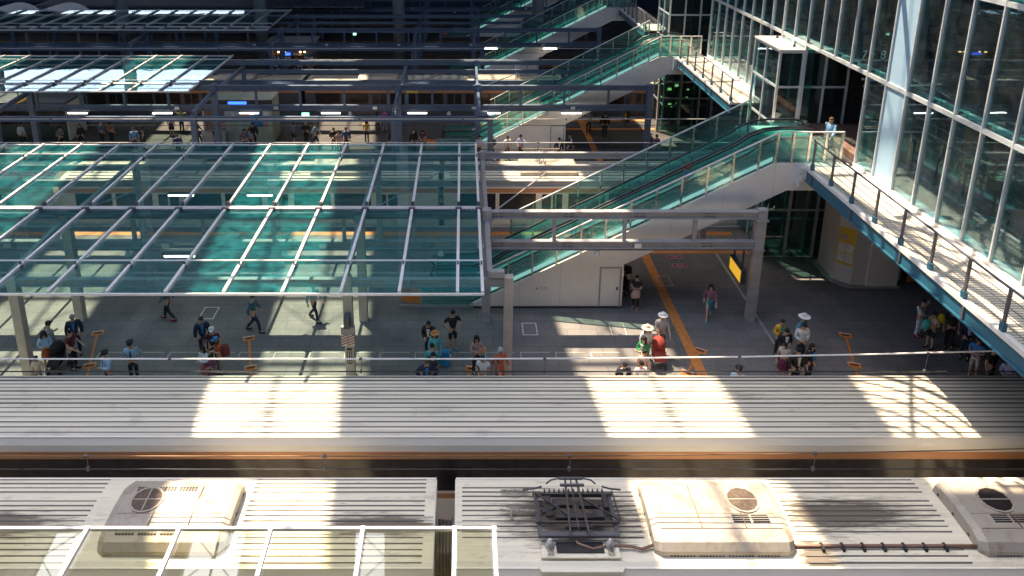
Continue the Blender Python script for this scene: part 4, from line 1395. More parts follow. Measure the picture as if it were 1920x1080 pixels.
hung_sign(1383, 505, 2.55, 1.35, 0.62, 'y', 'yellow hanging sign in black casing beside the grey column', M_SIGNY, M_DARK)
hung_sign(45, 185, 3.1, 1.9, 0.16, 'y', 'yellow slanted sign at far left below the white-glaring canopy', M_SIGNY, M_YEL)
hung_sign(235, 88, 3.0, 1.4, 0.3, 'y', 'small yellow sign beneath the farthest glazed canopy', M_SIGNY, M_DARK)
hung_sign(255, 73, 3.2, 1.2, 0.25, 'y', 'topmost tiny yellow sign at upper left', M_SIGNY, M_DARK)
hung_sign(773, 171, 3.2, 1.0, 0.3, 'x', 'dull yellow plate right of the bare frame', M_YEL, M_DARK)
hung_sign(1176, 218, 2.4, 0.7, 0.6, 'y', 'yellow sign under the second frame, right end', M_YEL, M_DARK)

# striped boxes on the near column
X, Y = -4.1, 23.84
t = Thing('emergency_box', 'red and white striped box strapped to the beige column', 'equipment box', (X, Y, 1.7))
t.part('casing', MB().box(X - 0.24, X + 0.24, Y - 0.17, Y - 0.006, 1.55, 2.25), M_STEEL)
for k in range(2):
    xa = X - 0.24 + k * 0.28
    t.part('striped_plate', MB().box(xa, xa + 0.2, Y - 0.19, Y - 0.172, 1.5, 1.95), M_WHITE)
    sm = MB()
    for j in range(4):
        z = 1.53 + j * 0.105
        sm.prism([(xa + 0.005, Y - 0.194, z), (xa + 0.195, Y - 0.194, z + 0.09), (xa + 0.195, Y - 0.194, z + 0.135), (xa + 0.005, Y - 0.194, z + 0.045)], (0, 0.003, 0))
    t.part('stripe', sm, M_RED)
t.part('loudspeaker', MB().box(X - 0.1, X + 0.1, Y - 0.36, Y - 0.01, 2.3, 2.75), M_STEELD)
t = Thing('number_plate', 'narrow black plate with white characters on the beige column', 'sign', (X, Y, 0.9))
t.part('plate', MB().box(X - 0.085, X + 0.085, Y - 0.02, Y - 0.004, 0.65, 1.28), M_DARK)
chars = MB()
for i in range(6):
    for sx in (-1, 1):
        chars.box(X + sx * 0.04 - 0.022, X + sx * 0.04 + 0.022, Y - 0.025, Y - 0.021, 0.70 + i * 0.09, 0.76 + i * 0.09)
t.part('characters', chars, M_WHITE)

# orange queue markings painted on the near platform
QM = (((183, 625), (168, 686), 'orange queue marking at far left beside the man in brown'),
      ((467, 635), (470, 690), 'orange queue marking right of the man in a white cap'),
      ((1313, 658), (1288, 700), 'orange queue marking crossing the diagonal tactile strip'),
      ((1585, 629), (1602, 685), 'orange queue marking on the dark paving at right'),
      ((900, 655), (884, 692), 'orange queue marking hidden behind people left of the thin post'))
for (a, b, lab) in QM:
    A, B = Vector((*at(*a), 0)), Vector((*at(*b), 0))
    dv = (B - A).normalized()
    rt = Vector((-dv.y, dv.x, 0))
    if rt.x < 0:
        rt = -rt
    t = Thing('queue_marking', lab, 'floor marking', tuple(A), 'orange queue markings painted on the platform')
    E = B + dv * 1.3
    q = lambda c, l, w, z: MB().prism([tuple(c - rt * w / 2 - dv * l / 2 + Vector((0, 0, z))), tuple(c - rt * w / 2 + dv * l / 2 + Vector((0, 0, z))), tuple(c + rt * w / 2 + dv * l / 2 + Vector((0, 0, z))), tuple(c + rt * w / 2 - dv * l / 2 + Vector((0, 0, z)))], (0, 0, 0.003))
    t.part('line', q((A + E) / 2, (E - A).length, 0.09, 0.010), M_ORA)
    for c in (A, B):
        p = t.part('plate', q(c, 0.30, 0.46, 0.014), M_ORA)
        t.part('lettering', q(c + dv * 0.0, 0.12, 0.30, 0.018), paint('ink_dark', (0.08, 0.03, 0.02), 0.6), p)
        t.part('outline', q(c - dv * 0.13, 0.03, 0.44, 0.018), M_WHITE, p)
for (px, py, w, l, lab) in ((392, 587, 0.62, 0.9, 'white-framed floor hatch under the teal canopy'), (993, 617, 0.6, 0.85, 'white-framed floor hatch right of the thin post'), (1158, 617, 0.6, 0.85, 'faint floor hatch in the sunlit patch'),
                            (1245, 527, 0.6, 0.9, 'faint floor hatch beside the diagonal tactile strip')):
    X, Y = at(px, py)
    t = Thing('floor_hatch', lab, 'floor hatch', (X, Y, 0))
    wgt = 0.035 if py > 580 and px < 1000 else 0.014
    t.part('frame', MB().box(X - w / 2, X + w / 2, Y - l / 2, Y - l / 2 + wgt, 0, 0.012).box(X - w / 2, X + w / 2, Y + l / 2 - wgt, Y + l / 2, 0, 0.012)
           .box(X - w / 2, X - w / 2 + wgt, Y - l / 2 + wgt, Y + l / 2 - wgt, 0, 0.012).box(X + w / 2 - wgt, X + w / 2, Y - l / 2 + wgt, Y + l / 2 - wgt, 0, 0.012), M_WHITE)
    t.part('cover', MB().box(X - w / 2 + wgt, X + w / 2 - wgt, Y - l / 2 + wgt, Y + l / 2 - wgt, 0, 0.006), M_PLAT)
for (px, py, lab) in ((1265, 482, 'upper pink floor label near the tactile strip corner'), (1275, 498, 'lower pink floor label near the tactile strip corner')):
    X, Y = at(px, py)
    t = Thing('floor_label', lab, 'floor label', (X, Y, 0))
    t.part('border', MB().box(X - 0.34, X + 0.34, Y - 0.16, Y + 0.16, 0, 0.006), paint('pink_border', (0.6, 0.35, 0.4), 0.6))
    t.part('plate', MB().box(X - 0.31, X + 0.31, Y - 0.12, Y + 0.12, 0.006, 0.010), paint('maroon', (0.22, 0.02, 0.06), 0.6))
    t.part('lettering', MB().box(X - 0.2, X + 0.2, Y - 0.03, Y + 0.03, 0.010, 0.013), MATS['pink_border'])

# kiosk on the second platform
x0, x1, ky0 = -17.7, -13.0, 49.2
t = Thing('kiosk', 'pale green shuttered kiosk with notices on the second platform', 'kiosk', (x0, ky0, 0))
w = t.part('wall', MB().box(x0, x1, ky0, ky0 + 2.2, 0, 3.05), paint('kiosk_green', (0.40, 0.44, 0.36), 0.6, var=0.1))
t.part('shutter', MB().box(x0 + 1.9, x1 - 0.25, ky0 - 0.04, ky0, 0.05, 2.55), paint('shutter_green', (0.34, 0.42, 0.34), 0.5, var=0.25, scale=(6, 1, 0.3), ns=3), w)
t.part('serving_window', MB().box(x0 + 0.15, x0 + 1.5, ky0 - 0.03, ky0, 1.0, 2.4), M_INT, w)
t.part('fascia', MB().box(x0 - 0.1, x1 + 0.1, ky0 - 0.12, ky0, 2.7, 3.1), M_DARK, w)
t.part('lit_sign', MB().box(x0 + 1.9, x0 + 3.1, ky0 - 0.30, ky0 - 0.12, 2.75, 3.02), M_SIGNB)
for (a, b, c, d2, mt) in ((3.3, 4.1, 1.2, 2.4, paint('poster_blue', (0.03, 0.16, 0.36), 0.6)), (4.15, 4.5, 1.7, 2.3, M_WALLW), (4.15, 4.45, 1.2, 1.6, paint('poster_rose', (0.4, 0.25, 0.2), 0.6)), (2.7, 3.2, 1.75, 2.1, M_ORA), (1.95, 2.2, 1.6, 2.2, M_WALLW),
                          (0.9, 1.35, 1.7, 2.2, MATS['poster_blue']), (0.85, 1.5, 1.15, 1.5, MATS['poster_rose'])):
    t.part('notice', MB().box(x0 + a, x0 + b, ky0 - 0.06, ky0 - 0.042, c, d2), mt, w)
t.part('vending_counter', MB().box(x0 + 0.0, x0 + 1.6, ky0 - 0.5, ky0 - 0.07, 0, 0.95), M_STEEL)
# lit shop on the third platform
x0, x1, ky0 = -17.9, -13.6, 68.0
t = Thing('kiosk', 'lit shop kiosk with shelves on the third platform', 'kiosk', (x0, ky0, 0))
t.part('roof', MB().box(x0 - 0.1, x1 + 0.1, ky0 - 0.15, ky0 + 2.4, 2.95, 3.1), M_STEEL)
w = t.part('wall', MB().box(x0, x1, ky0 + 0.6, ky0 + 2.2, 0, 2.95), M_INT)
t.part('fascia', MB().box(x0, x1, ky0 - 0.1, ky0 + 0.05, 2.2, 2.95), paint('shop_teal', (0.07, 0.22, 0.22), 0.5))
for i in range(4):
    xx = x0 + 0.15 + i * 1.05
    sh = MB()
    for j in range(5):
        sh.box(xx, xx + 0.85, ky0 + 0.1, ky0 + 0.55, 0.3 + j * 0.36, 0.33 + j * 0.36)
    shf = t.part('shelf', sh, M_STAIN)
    for j in range(5):
        g = MB()
        for q in range(5):
            if random.random() < 0.8:
                g.box(xx + 0.03 + q * 0.16, xx + 0.15 + q * 0.16, ky0 + 0.12, ky0 + 0.4, 0.335 + j * 0.36, 0.335 + j * 0.36 + random.uniform(0.12, 0.26))
        if g.v:
            t.part('goods', g, (M_ORA, MATS['poster_blue'], M_WALLW, M_TACT, M_SIGNB)[(i + j * 2) % 5] if (i + j) % 3 else M_WALLW, shf)
t.part('lit_sign', MB().box(x0 + 1.1, x0 + 2.2, ky0 - 0.22, ky0 - 0.1, 2.35, 2.6), M_SIGNB)
for xx in (0.9, 1.45, 2.9, 3.3):
    t.part('lamp', MB().box(x0 + xx, x0 + xx + 0.15, ky0 - 0.02, ky0 + 0.1, 2.05, 2.15), M_WARM)
# dark glass waiting room at far left of the second platform
x0, x1, ky0 = -34.0, -27.3, 49.8
t = Thing('waiting_room', 'dark glazed waiting room at the left end of the second platform', 'waiting room', (x0, ky0, 0))
t.part('roof', MB().box(x0 - 0.1, x1 + 0.1, ky0 - 0.1, ky0 + 2.6, 2.6, 2.75), M_STEELD)
w = t.part('wall', MB().box(x0, x1, ky0 + 0.1, ky0 + 2.4, 0, 2.6), paint('waiting_green', (0.03, 0.06, 0.055), 0.3))
t.part('end_panel', MB().box(x1 - 0.02, x1 + 0.06, ky0 + 0.05, ky0 + 2.45, 0, 2.58), M_CLAD)
t.part('window', MB().box(x0 + 0.2, x1 - 0.2, ky0 + 0.06, ky0 + 0.09, 1.0, 2.3), M_WIN, w)
t.part('bench_light', MB().box(x1 - 2.5, x1 - 1.6, ky0 + 0.03, ky0 + 0.055, 1.45, 1.52), M_SIGNW)

# ------------------------------------------------------------------ far end of the station
t = Thing('far_hall', 'long dark blue hall closing the view along the top edge', 'building', (0, 104, 0))
fw = t.part('wall', MB().box(-120, 60, 106, 108, -1.1, 11), M_FARW)
t.part('sky_blocker_tower', MB().box(-31, 60, 106.5, 112, 11, 37), M_FARW)  # unseen block added to keep far sky out of floor reflections
t.part('upper_sky_blocker', MB().box(-120, -31.01, 107, 108.5, 23.6, 37), M_FARW)  # added with the middle piece, shaping the sky gap mirrored in the canopies
t.part('middle_sky_blocker', MB().box(-120, -31.01, 107, 108.5, 12.3, 20.6), M_FARW)
t.part('east_wall', MB().box(48, 50, 48, 106, -1.1, 37), M_FARW)
for i in range(40):
    x = -110 + i * 4
    t.part('window', MB().box(x, x + 3.0, 105.96, 106.0, 2.2, 5.2), M_WIN, fw) if i < 40 else None
t.part('fascia', MB().box(-120, 60, 105.6, 106.0, 6.0, 6.6), M_STEELD)
# corrugated roof strip along the top left
t = Thing('shed_roof', 'dark corrugated roof strip along the top left edge', 'roof', (-20, 84, 0))
m = MB()
for i in range(120):
    x = -44 + i * 0.28
    m.box(x, x + 0.14, 77.5, 83.0, 4.70, 4.80)
m.box(-44.5, -10.2, 77.4, 83.1, 4.60, 4.70)
t.part('roof_sheet', m, paint('shed_blue', (0.10, 0.12, 0.16), 0.5))
for X in (-42, -32, -22, -12):
    t.part('post', MB().box(X - 0.12, X + 0.12, 81.3, 81.54, 0, 4.6), M_STEELD)
# white vaulted shelter
t = Thing('vaulted_shelter', 'white barrel-vaulted shelter roof in the top left corner', 'shelter', (-42, 72, 0))
for c, yv0, yv1 in ((-39.6, 71.8, 76.0), (-44.6, 71.8, 76.0)):
    arc = []
    for i in range(17):
        a = math.pi * i / 16
        arc.append((c + 2.55 * math.cos(a), 3.2 + 2.2 * math.sin(a)))
    arc2 = [(c + (p[0] - c) * 0.94, 3.2 + (p[1] - 3.2) * 0.94) for p in arc[::-1]]
    t.part('vault', MB().prism([(a, yv0, b) for a, b in arc + arc2], (0, yv1 - yv0, 0)), M_RAFT, smooth=False)
    t.part('vault_end', MB().prism([(a, yv1 - 0.4, b - 0.02) for a, b in arc2], (0, 0.05, 0)), M_FARW)
for X in (-42.1, -37.1, -47.1):
    t.part('post', MB().box(X - 0.1, X + 0.1, 71.9, 72.1, 0, 3.2).box(X - 0.1, X + 0.1, 75.6, 75.8, 0, 3.2), M_STEEL)

# ------------------------------------------------------------------ people
SK = {}


def skinned(key, verts, edges):
    """verts: [(x,y,z,r)], edges: [(i,j)] -> one continuous mesh grown by the Skin modifier"""
    if key in SK:
        return SK[key]
    me = bpy.data.meshes.new('figure')
    me.from_pydata([v[:3] for v in verts], edges, [])
    o = bpy.data.objects.new('figure', me)
    COL.objects.link(o)
    o.modifiers.new('skin', 'SKIN').use_smooth_shade = True
    o.modifiers.new('sub', 'SUBSURF').levels = 1
    for i, sv in enumerate(me.skin_vertices[0].data):
        r = verts[i][3]
        sv.radius = (r, r)
        sv.use_root = (i == 0)
    dg = bpy.context.evaluated_depsgraph_get()
    out = bpy.data.meshes.new_from_object(o.evaluated_get(dg))
    for p in out.polygons:
        p.use_smooth = True
    bpy.data.objects.remove(o)
    bpy.data.meshes.remove(me)
    out.materials.clear()
    out.materials.append(M_SKIN)
    SK[key] = out
    return out


def joints(pose, fem):
    sw = 0.165 if fem else 0.19
    J = {'pel': (0, 0, 0.94), 'spi': (0, 0.0, 1.13), 'che': (0, 0.0, 1.32), 'nec': (0, -0.01, 1.46), 'hd0': (0, -0.025, 1.54), 'hd1': (0, -0.04, 1.63), 'hd2': (0, -0.02, 1.69)}
    for s, t in ((-1, 'l'), (1, 'r')):
        J['sh' + t] = (s * sw, 0.01, 1.39)
        J['el' + t] = (s * (sw + 0.07), 0.04, 1.12)
        J['wr' + t] = (s * (sw + 0.07), -0.04, 0.88)
        J['hi' + t] = (s * 0.09, 0, 0.88)
        J['kn' + t] = (s * 0.10, -0.02, 0.49)
        J['an' + t] = (s * 0.105, 0.02, 0.09)
    sset = lambda **k: J.update(k)
    if pose == 'hips':
        sset(ell=(-0.38, 0.08, 1.15), wrl=(-0.20, -0.05, 1.0), elr=(0.38, 0.08, 1.15), wrr=(0.20, -0.05, 1.0))
    elif pose == 'phone':
        sset(elr=(0.24, 0.02, 1.13), wrr=(0.08, -0.25, 1.20), ell=(-0.25, 0.03, 1.12), wrl=(-0.12, -0.24, 1.08), hd0=(0, -0.05, 1.54), hd1=(0, -0.085, 1.62), hd2=(0, -0.07, 1.69))
    elif pose == 'one':
        sset(elr=(0.24, 0.02, 1.13), wrr=(0.07, -0.25, 1.18), hd1=(0, -0.07, 1.62))
    elif pose == 'shade':
        sset(elr=(0.42, -0.04, 1.50), wrr=(0.17, -0.10, 1.66), ell=(-0.40, -0.03, 1.50), wrl=(-0.30, -0.2, 1.30))
    elif pose == 'walk':
        sset(knl=(-0.10, -0.20, 0.52), anl=(-0.10, -0.26, 0.10), knr=(0.10, 0.06, 0.49), anr=(0.10, 0.34, 0.17), elr=(0.26, -0.10, 1.13), wrr=(0.25, -0.26, 0.95), ell=(-0.26, 0.16, 1.13), wrl=(-0.25, 0.12, 0.90))
    elif pose == 'push':
        sset(elr=(0.25, -0.08, 1.13), wrr=(0.2, -0.36, 1.02), ell=(-0.25, -0.08, 1.13), wrl=(-0.2, -0.36, 1.02))
    elif pose == 'cross':
        sset(elr=(0.26, -0.06, 1.14), wrr=(-0.02, -0.2, 1.12), ell=(-0.26, -0.06, 1.14), wrl=(0.04, -0.2, 1.08))
    elif pose == 'behind':
        sset(elr=(0.30, 0.12, 1.14), wrr=(0.08, 0.20, 0.98), ell=(-0.30, 0.12, 1.14), wrl=(-0.08, 0.20, 0.96))
    for t in 'lr':
        a = J['an' + t]
        J['to' + t] = (a[0] * 1.15, a[1] - 0.15, 0.04 if a[2] < 0.12 else a[2] - 0.07)
    return J


def body_mesh(pose, fem):
    J = joints(pose, fem)
    V, E, I = [], [], {}

    def add(n, p, r, par=None):
        I[n] = len(V)
        V.append((*p, r))
        if par is not None:
            E.append((I[par], I[n]))
    add('pel', J['pel'], 0.125)
    add('spi', J['spi'], 0.112, 'pel')
    add('che', J['che'], 0.130, 'spi')
    add('nec', J['nec'], 0.052, 'che')
    add('hd0', J['hd0'], 0.070, 'nec')
    add('hd1', J['hd1'], 0.096, 'hd0')
    add('hd2', J['hd2'], 0.078, 'hd1')
    for t in 'lr':
        s = -1 if t == 'l' else 1
        add('sh' + t, J['sh' + t], 0.062, 'che')
        add('el' + t, J['el' + t], 0.042, 'sh' + t)
        add('wr' + t, J['wr' + t], 0.028, 'el' + t)
        w, e = Vector(J['wr' + t]), Vector(J['el' + t])
        d = (w - e).normalized()
        side = d.cross(Vector((0, 1, 0.3))).normalized()
        if side.x * s > 0:
            side = -side
        palm = w + d * 0.07
        add('pa' + t, palm, 0.034, 'wr' + t)
        curl = Vector((0, -0.02, -0.01))
        for k, (o, l) in enumerate(((-0.03, 0.075), (-0.01, 0.085), (0.011, 0.08), (0.03, 0.062))):
            b = palm + d * 0.03 + side * o
            add('f%d%s' % (k, t), b + d * l * 0.4, 0.0095, 'pa' + t)
            add('g%d%s' % (k, t), b + d * l + curl, 0.008, 'f%d%s' % (k, t))
        add('th' + t, w + d * 0.06 + side * 0.05, 0.010, 'pa' + t)
        add('tt' + t, w + d * 0.095 + side * 0.062 + curl, 0.009, 'th' + t)
        add('hi' + t, J['hi' + t], 0.092, 'pel')
        add('kn' + t, J['kn' + t], 0.058, 'hi' + t)
        add('an' + t, J['an' + t], 0.038, 'kn' + t)
        add('to' + t, J['to' + t], 0.030, 'an' + t)
    return skinned(('body', pose, fem), V, E)


def lerp(a, b, f):
    return tuple(x + (y - x) * f for x, y in zip(a, b))


def top_mesh(pose, fem, sleeve, loose):
    J = joints(pose, fem)
    k = 0.010 + loose
    zb = 0.86 if loose > 0.01 else 0.93
    V = [(0, 0, zb, 0.135 + k), (0, 0, 1.13, 0.118 + k), (0, 0, 1.32, 0.135 + k), (0, 0.0, 1.425, 0.075 + k)]
    E = [(0, 1), (1, 2), (2, 3)]
    for t in 'lr':
        V.append((*J['sh' + t], 0.066 + k))
        E.append((2, len(V) - 1))
        if sleeve > 0:
            V.append((*lerp(J['sh' + t], J['el' + t], min(1, sleeve * 2)), 0.050 + k))
            E.append((len(V) - 2, len(V) - 1))
        if sleeve > 0.5:
            V.append((*lerp(J['el' + t], J['wr' + t], sleeve * 2 - 1), 0.036 + k))
            E.append((len(V) - 2, len(V) - 1))
    return skinned(('top', pose, fem, sleeve, loose), V, E)


def leg_mesh(pose, fem, length):
    J = joints(pose, fem)
    V = [(0, 0, 0.97, 0.132), (0, 0, 0.90, 0.135)]
    E = [(0, 1)]
    for t in 'lr':
        V.append((*J['hi' + t], 0.102))
        E.append((1, len(V) - 1))
        V.append((*lerp(J['hi' + t], J['kn' + t], min(1, length * 2)), 0.074))
        E.append((len(V) - 2, len(V) - 1))
        if length > 0.5:
            V.append((*lerp(J['kn' + t], J['an' + t], length * 2 - 1.0), 0.058))
            E.append((len(V) - 2, len(V) - 1))
    return skinned(('leg', pose, fem, length), V, E)


def shoe_mesh(pose, fem):
    if ('shoe', pose, fem) in SK:
        return SK[('shoe', pose, fem)]
    J = joints(pose, fem)
    mb = MB()
    for t in 'lr':
        a, b = Vector(J['an' + t]), Vector(J['to' + t])
        zb = max(0.0, b.z - 0.04)
        h = Vector((a.x * 1.0, a.y + 0.05, zb))
        f = Vector((b.x, b.y - 0.05, zb))
        dr = (f - h)
        mb.hexa([h + Vector((-0.04, 0, 0)), h + Vector((0.04, 0, 0)), f + Vector((0.045, 0, 0)), f + Vector((-0.045, 0, 0)),
                 h + Vector((-0.036, 0, 0.10)), h + Vector((0.036, 0, 0.10)), f + Vector((0.034, 0.02, 0.055)), f + Vector((-0.034, 0.02, 0.055))])
    me = mb.mesh('shoe', smooth=False)
    me.materials.append(M_DARK)
    SK[('shoe', pose, fem)] = me
    return me


def lathe_mesh(key, prof, n=14, sx=1, sy=1, c=(0, 0, 0)):
    if key not in SK:
        me = MB().lathe(c, prof, n, sx, sy).mesh('lathe', smooth=True)
        me.materials.append(M_DARK)
        SK[key] = me
    return SK[key]


def hair_mesh(kind, pose):
    key = ('hair', kind, pose)
    if key in SK:
        return SK[key]
    J = joints(pose, True)
    h = J['hd1']
    mb = MB()
    c = (h[0], h[1] + 0.018, h[2] + 0.012)
    if kind == 'short':
        mb.ball(c, 0.100, 0.108, 0.115, 14, 10, lo=-0.25)
    elif kind == 'fringe':
        mb.ball(c, 0.090, 0.10, 0.085, 14, 10, lo=-0.75)
    else:
        mb.ball(c, 0.104, 0.108, 0.118, 14, 10, lo=-0.2)
        b = len(mb.v)
        mb.lathe((c[0], c[1] + 0.055, c[2] - 0.28), [(0.075, 0), (0.10, 0.08), (0.10, 0.2), (0.085, 0.33)], 12, 1.0, 0.55)
        for s in (-1, 1):
            mb.tube([(c[0] + s * 0.085, c[1] - 0.03, c[2] + 0.03), (c[0] + s * 0.10, c[1] - 0.02, c[2] - 0.1), (c[0] + s * 0.10, c[1] - 0.03, c[2] - 0.25)], [0.03, 0.035, 0.02], 8)
    me = mb.mesh('hair', smooth=True)
    me.materials.append(M_DARK)
    SK[key] = me
    return me


def face_mesh(pose):
    key = ('face', pose)
    if key in SK:
        return SK[key]
    h = joints(pose, True)['hd1']
    mb = MB()
    y = h[1] - 0.088
    for s in (-1, 1):
        mb.ball((h[0] + s * 0.034, y + 0.006, h[2] + 0.002), 0.012, 0.010, 0.008, 8, 5)
    mb.box(h[0] - 0.022, h[0] + 0.022, y + 0.004, y + 0.014, h[2] - 0.066, h[2] - 0.058)
    me = mb.mesh('face')
    me.materials.append(M_DARK)
    SK[key] = me
    return me


def nose_mesh(pose):
    key = ('nose', pose)
    if key in SK:
        return SK[key]
    h = joints(pose, True)['hd1']
    mb = MB()
    y = h[1] - 0.088
    mb.hexa([(h[0] - 0.016, y + 0.012, h[2] - 0.036), (h[0] + 0.016, y + 0.012, h[2] - 0.036), (h[0] + 0.014, y - 0.022, h[2] - 0.034), (h[0] - 0.014, y - 0.022, h[2] - 0.034),
             (h[0] - 0.008, y + 0.012, h[2] + 0.004), (h[0] + 0.008, y + 0.012, h[2] + 0.004), (h[0] + 0.006, y + 0.002, h[2] + 0.004), (h[0] - 0.006, y + 0.002, h[2] + 0.004)])
    for s in (-1, 1):
        mb.ball((h[0] + s * 0.095, h[1] + 0.012, h[2] - 0.01), 0.014, 0.024, 0.034, 8, 5)
    me = mb.mesh('nose')
    me.materials.append(M_SKIN)
    SK[key] = me
    return me


def hat_mesh(kind, pose):
    key = ('hat', kind, pose)
    if key in SK:
        return SK[key]
    h = joints(pose, True)['hd1']
    c = (h[0], h[1] + 0.012, h[2] + 0.045)
    mb = MB()
    if kind == 'brim':
        mb.lathe(c, [(0.185, -0.012), (0.19, 0.0), (0.105, 0.012), (0.10, 0.08), (0.085, 0.105), (0.03, 0.092)], 18)
    elif kind == 'wide':
        mb.lathe(c, [(0.235, -0.03), (0.24, -0.02), (0.108, 0.012), (0.10, 0.07), (0.07, 0.11), (0.02, 0.12)], 18)
    elif kind == 'officer':
        mb.lathe(c, [(0.102, -0.02), (0.102, 0.035), (0.135, 0.06), (0.135, 0.075), (0.03, 0.085)], 18)
        mb.prism([(c[0] - 0.09, c[1] - 0.08, c[2] - 0.012), (c[0] + 0.09, c[1] - 0.08, c[2] - 0.012), (c[0] + 0.05, c[1] - 0.155, c[2] - 0.035), (c[0] - 0.05, c[1] - 0.155, c[2] - 0.035)], (0, 0, 0.01))
    else:
        mb.lathe(c, [(0.108, -0.03), (0.108, 0.02), (0.09, 0.07), (0.04, 0.092), (0.01, 0.096)], 16)
        mb.prism([(c[0] - 0.08, c[1] - 0.08, c[2] - 0.02), (c[0] + 0.08, c[1] - 0.08, c[2] - 0.02), (c[0] + 0.05, c[1] - 0.19, c[2] - 0.03), (c[0] - 0.05, c[1] - 0.19, c[2] - 0.03)], (0, 0, 0.012))
    me = mb.mesh('hat', smooth=False)
    me.materials.append(M_DARK)
    SK[key] = me
    return me


def striped(name, c1, c2, sc):
    if name in MATS:
        return MATS[name]
    m, n, b, o = new_mat(name)
    wv = n.nodes.new('ShaderNodeTexWave')
    wv.bands_direction = 'Z'
    wv.inputs['Scale'].default_value = sc
    n.links.new(coords(n), wv.inputs[0])
    n.links.new(ramp(n, wv.outputs['Fac'], [(0.45, c1), (0.55, c2)]), b.inputs['Base Color'])
    b.inputs['Roughness'].default_value = 0.85
    MATS[name] = m
    return m


BLK, NAVY, WHT, GREY = (0.018, 0.018, 0.022), (0.02, 0.026, 0.055), (0.72, 0.72, 0.72), (0.2, 0.2, 0.21)
LBLUE, BLUE, TEAL, CYAN = (0.38, 0.55, 0.75), (0.04, 0.22, 0.52), (0.06, 0.35, 0.42), (0.12, 0.52, 0.58)
HAIR, BROWN = (0.012, 0.010, 0.010), (0.09, 0.045, 0.025)
PN = [0]


def person(x, y, face, pose, top, bottom, hair, label, by='foot', h=1.72, fem=False, hat=None, z0=0.0, inner=None, tie=None, shoe=BLK, loc=None):
    """x, y: pixel of the feet (or of the head top); top = (kind, colour); bottom = (kind, colour)"""
    X, Y = loc if loc else (at(x, y, z0) if by == 'foot' else at(x, y, z0 + h))
    root = bpy.data.objects.new('person', None)
    root.empty_display_size = 0.3
    root.location = (X, Y, z0)
    root.rotation_euler = (0, 0, R(face))
    root.scale = (h / 1.765,) * 3
    COL.objects.link(root)
    label_it(root, label, 'person', 'people on the platforms')

    def put(name, me, mat, lab=None):
        o = bpy.data.objects.new(name, me)
        COL.objects.link(o)
        o.parent = root
        o.material_slots[0].link = 'OBJECT'
        o.material_slots[0].material = mat
        return o
    put('body', body_mesh(pose, fem), M_SKIN)
    mt = top[1] if not isinstance(top[1], tuple) else cloth(top[1])
    sl, lo = {'tee': (0.32, 0.006), 'shirt': (0.95, 0.008), 'short_shirt': (0.40, 0.012), 'jacket': (0.96, 0.022), 'tank': (0, 0.002), 'cardigan': (0.9, 0.014)}[top[0]]
    put({'tee': 't_shirt', 'short_shirt': 'shirt', 'tank': 'tank_top'}.get(top[0], top[0]), top_mesh(pose, fem, sl, lo), mt)
    mb_ = bottom[1] if not isinstance(bottom[1], tuple) else cloth(bottom[1])
    if bottom[0] == 'skirt':
        put('skirt', lathe_mesh('skirt', [(0.20, 0.50), (0.21, 0.52), (0.165, 0.85), (0.135, 1.0), (0.05, 1.02)], 16, 1.05, 0.85), mb_)
    else:
        put(bottom[0], leg_mesh(pose, fem, 1.0 if bottom[0] == 'trousers' else 0.48), mb_)
    put('shoe', shoe_mesh(pose, fem), cloth(shoe))
    if hair:
        put('hair', hair_mesh(hair[0], pose), cloth(hair[1]))
    put('face', face_mesh(pose), cloth((0.05, 0.02, 0.02)))
    put('nose', nose_mesh(pose), M_SKIN)
    if hat:
        put('hat', hat_mesh(hat[0], pose), cloth(hat[1]))
    if inner:
        if 'inner' not in SK:
            me = MB().prism([(-0.065, -0.168, 1.43), (0.065, -0.168, 1.43), (0.02, -0.178, 1.08), (-0.02, -0.178, 1.08)], (0, 0.03, 0)).mesh('shirt_front')
            me.materials.append(M_DARK)
            SK['inner'] = me
        put('shirt_front', SK['inner'], cloth(inner))
    if tie:
        if 'tie' not in SK:
            me = MB().prism([(-0.018, -0.172, 1.42), (0.018, -0.172, 1.42), (0.03, -0.182, 1.12), (0, -0.182, 1.06), (-0.03, -0.182, 1.12)], (0, 0.01, 0)).mesh('tie')
            me.materials.append(M_DARK)
            SK['tie'] = me
        put('tie', SK['tie'], cloth(tie))
    return root


def bag(x, y, z, col, label, kind='bag', w=0.32, d=0.14, h=0.30, loc=None, strap=True):
    X, Y = loc if loc else at(x, y, z)
    t = Thing(kind, label, kind.replace('_', ' '), (X, Y, z))
    mb = MB()
    mb.lathe((X, Y, z - h / 2), [(0.30, 0), (0.46, 0.05 * h), (0.50, 0.4 * h), (0.42, 0.85 * h), (0.25, h)], 14, w, d)
    t.part('pouch', mb, cloth(col), smooth=True)
    if strap:
        t.part('strap', MB().tube([(X - w * 0.35, Y, z + h * 0.35), (X - w * 0.2, Y, z + h * 0.9), (X + w * 0.1, Y, z + h * 1.1), (X + w * 0.3, Y, z + h * 0.8), (X + w * 0.36, Y, z + h * 0.35)], 0.012, 6), cloth(tuple(c * 0.7 for c in col)))
    return t


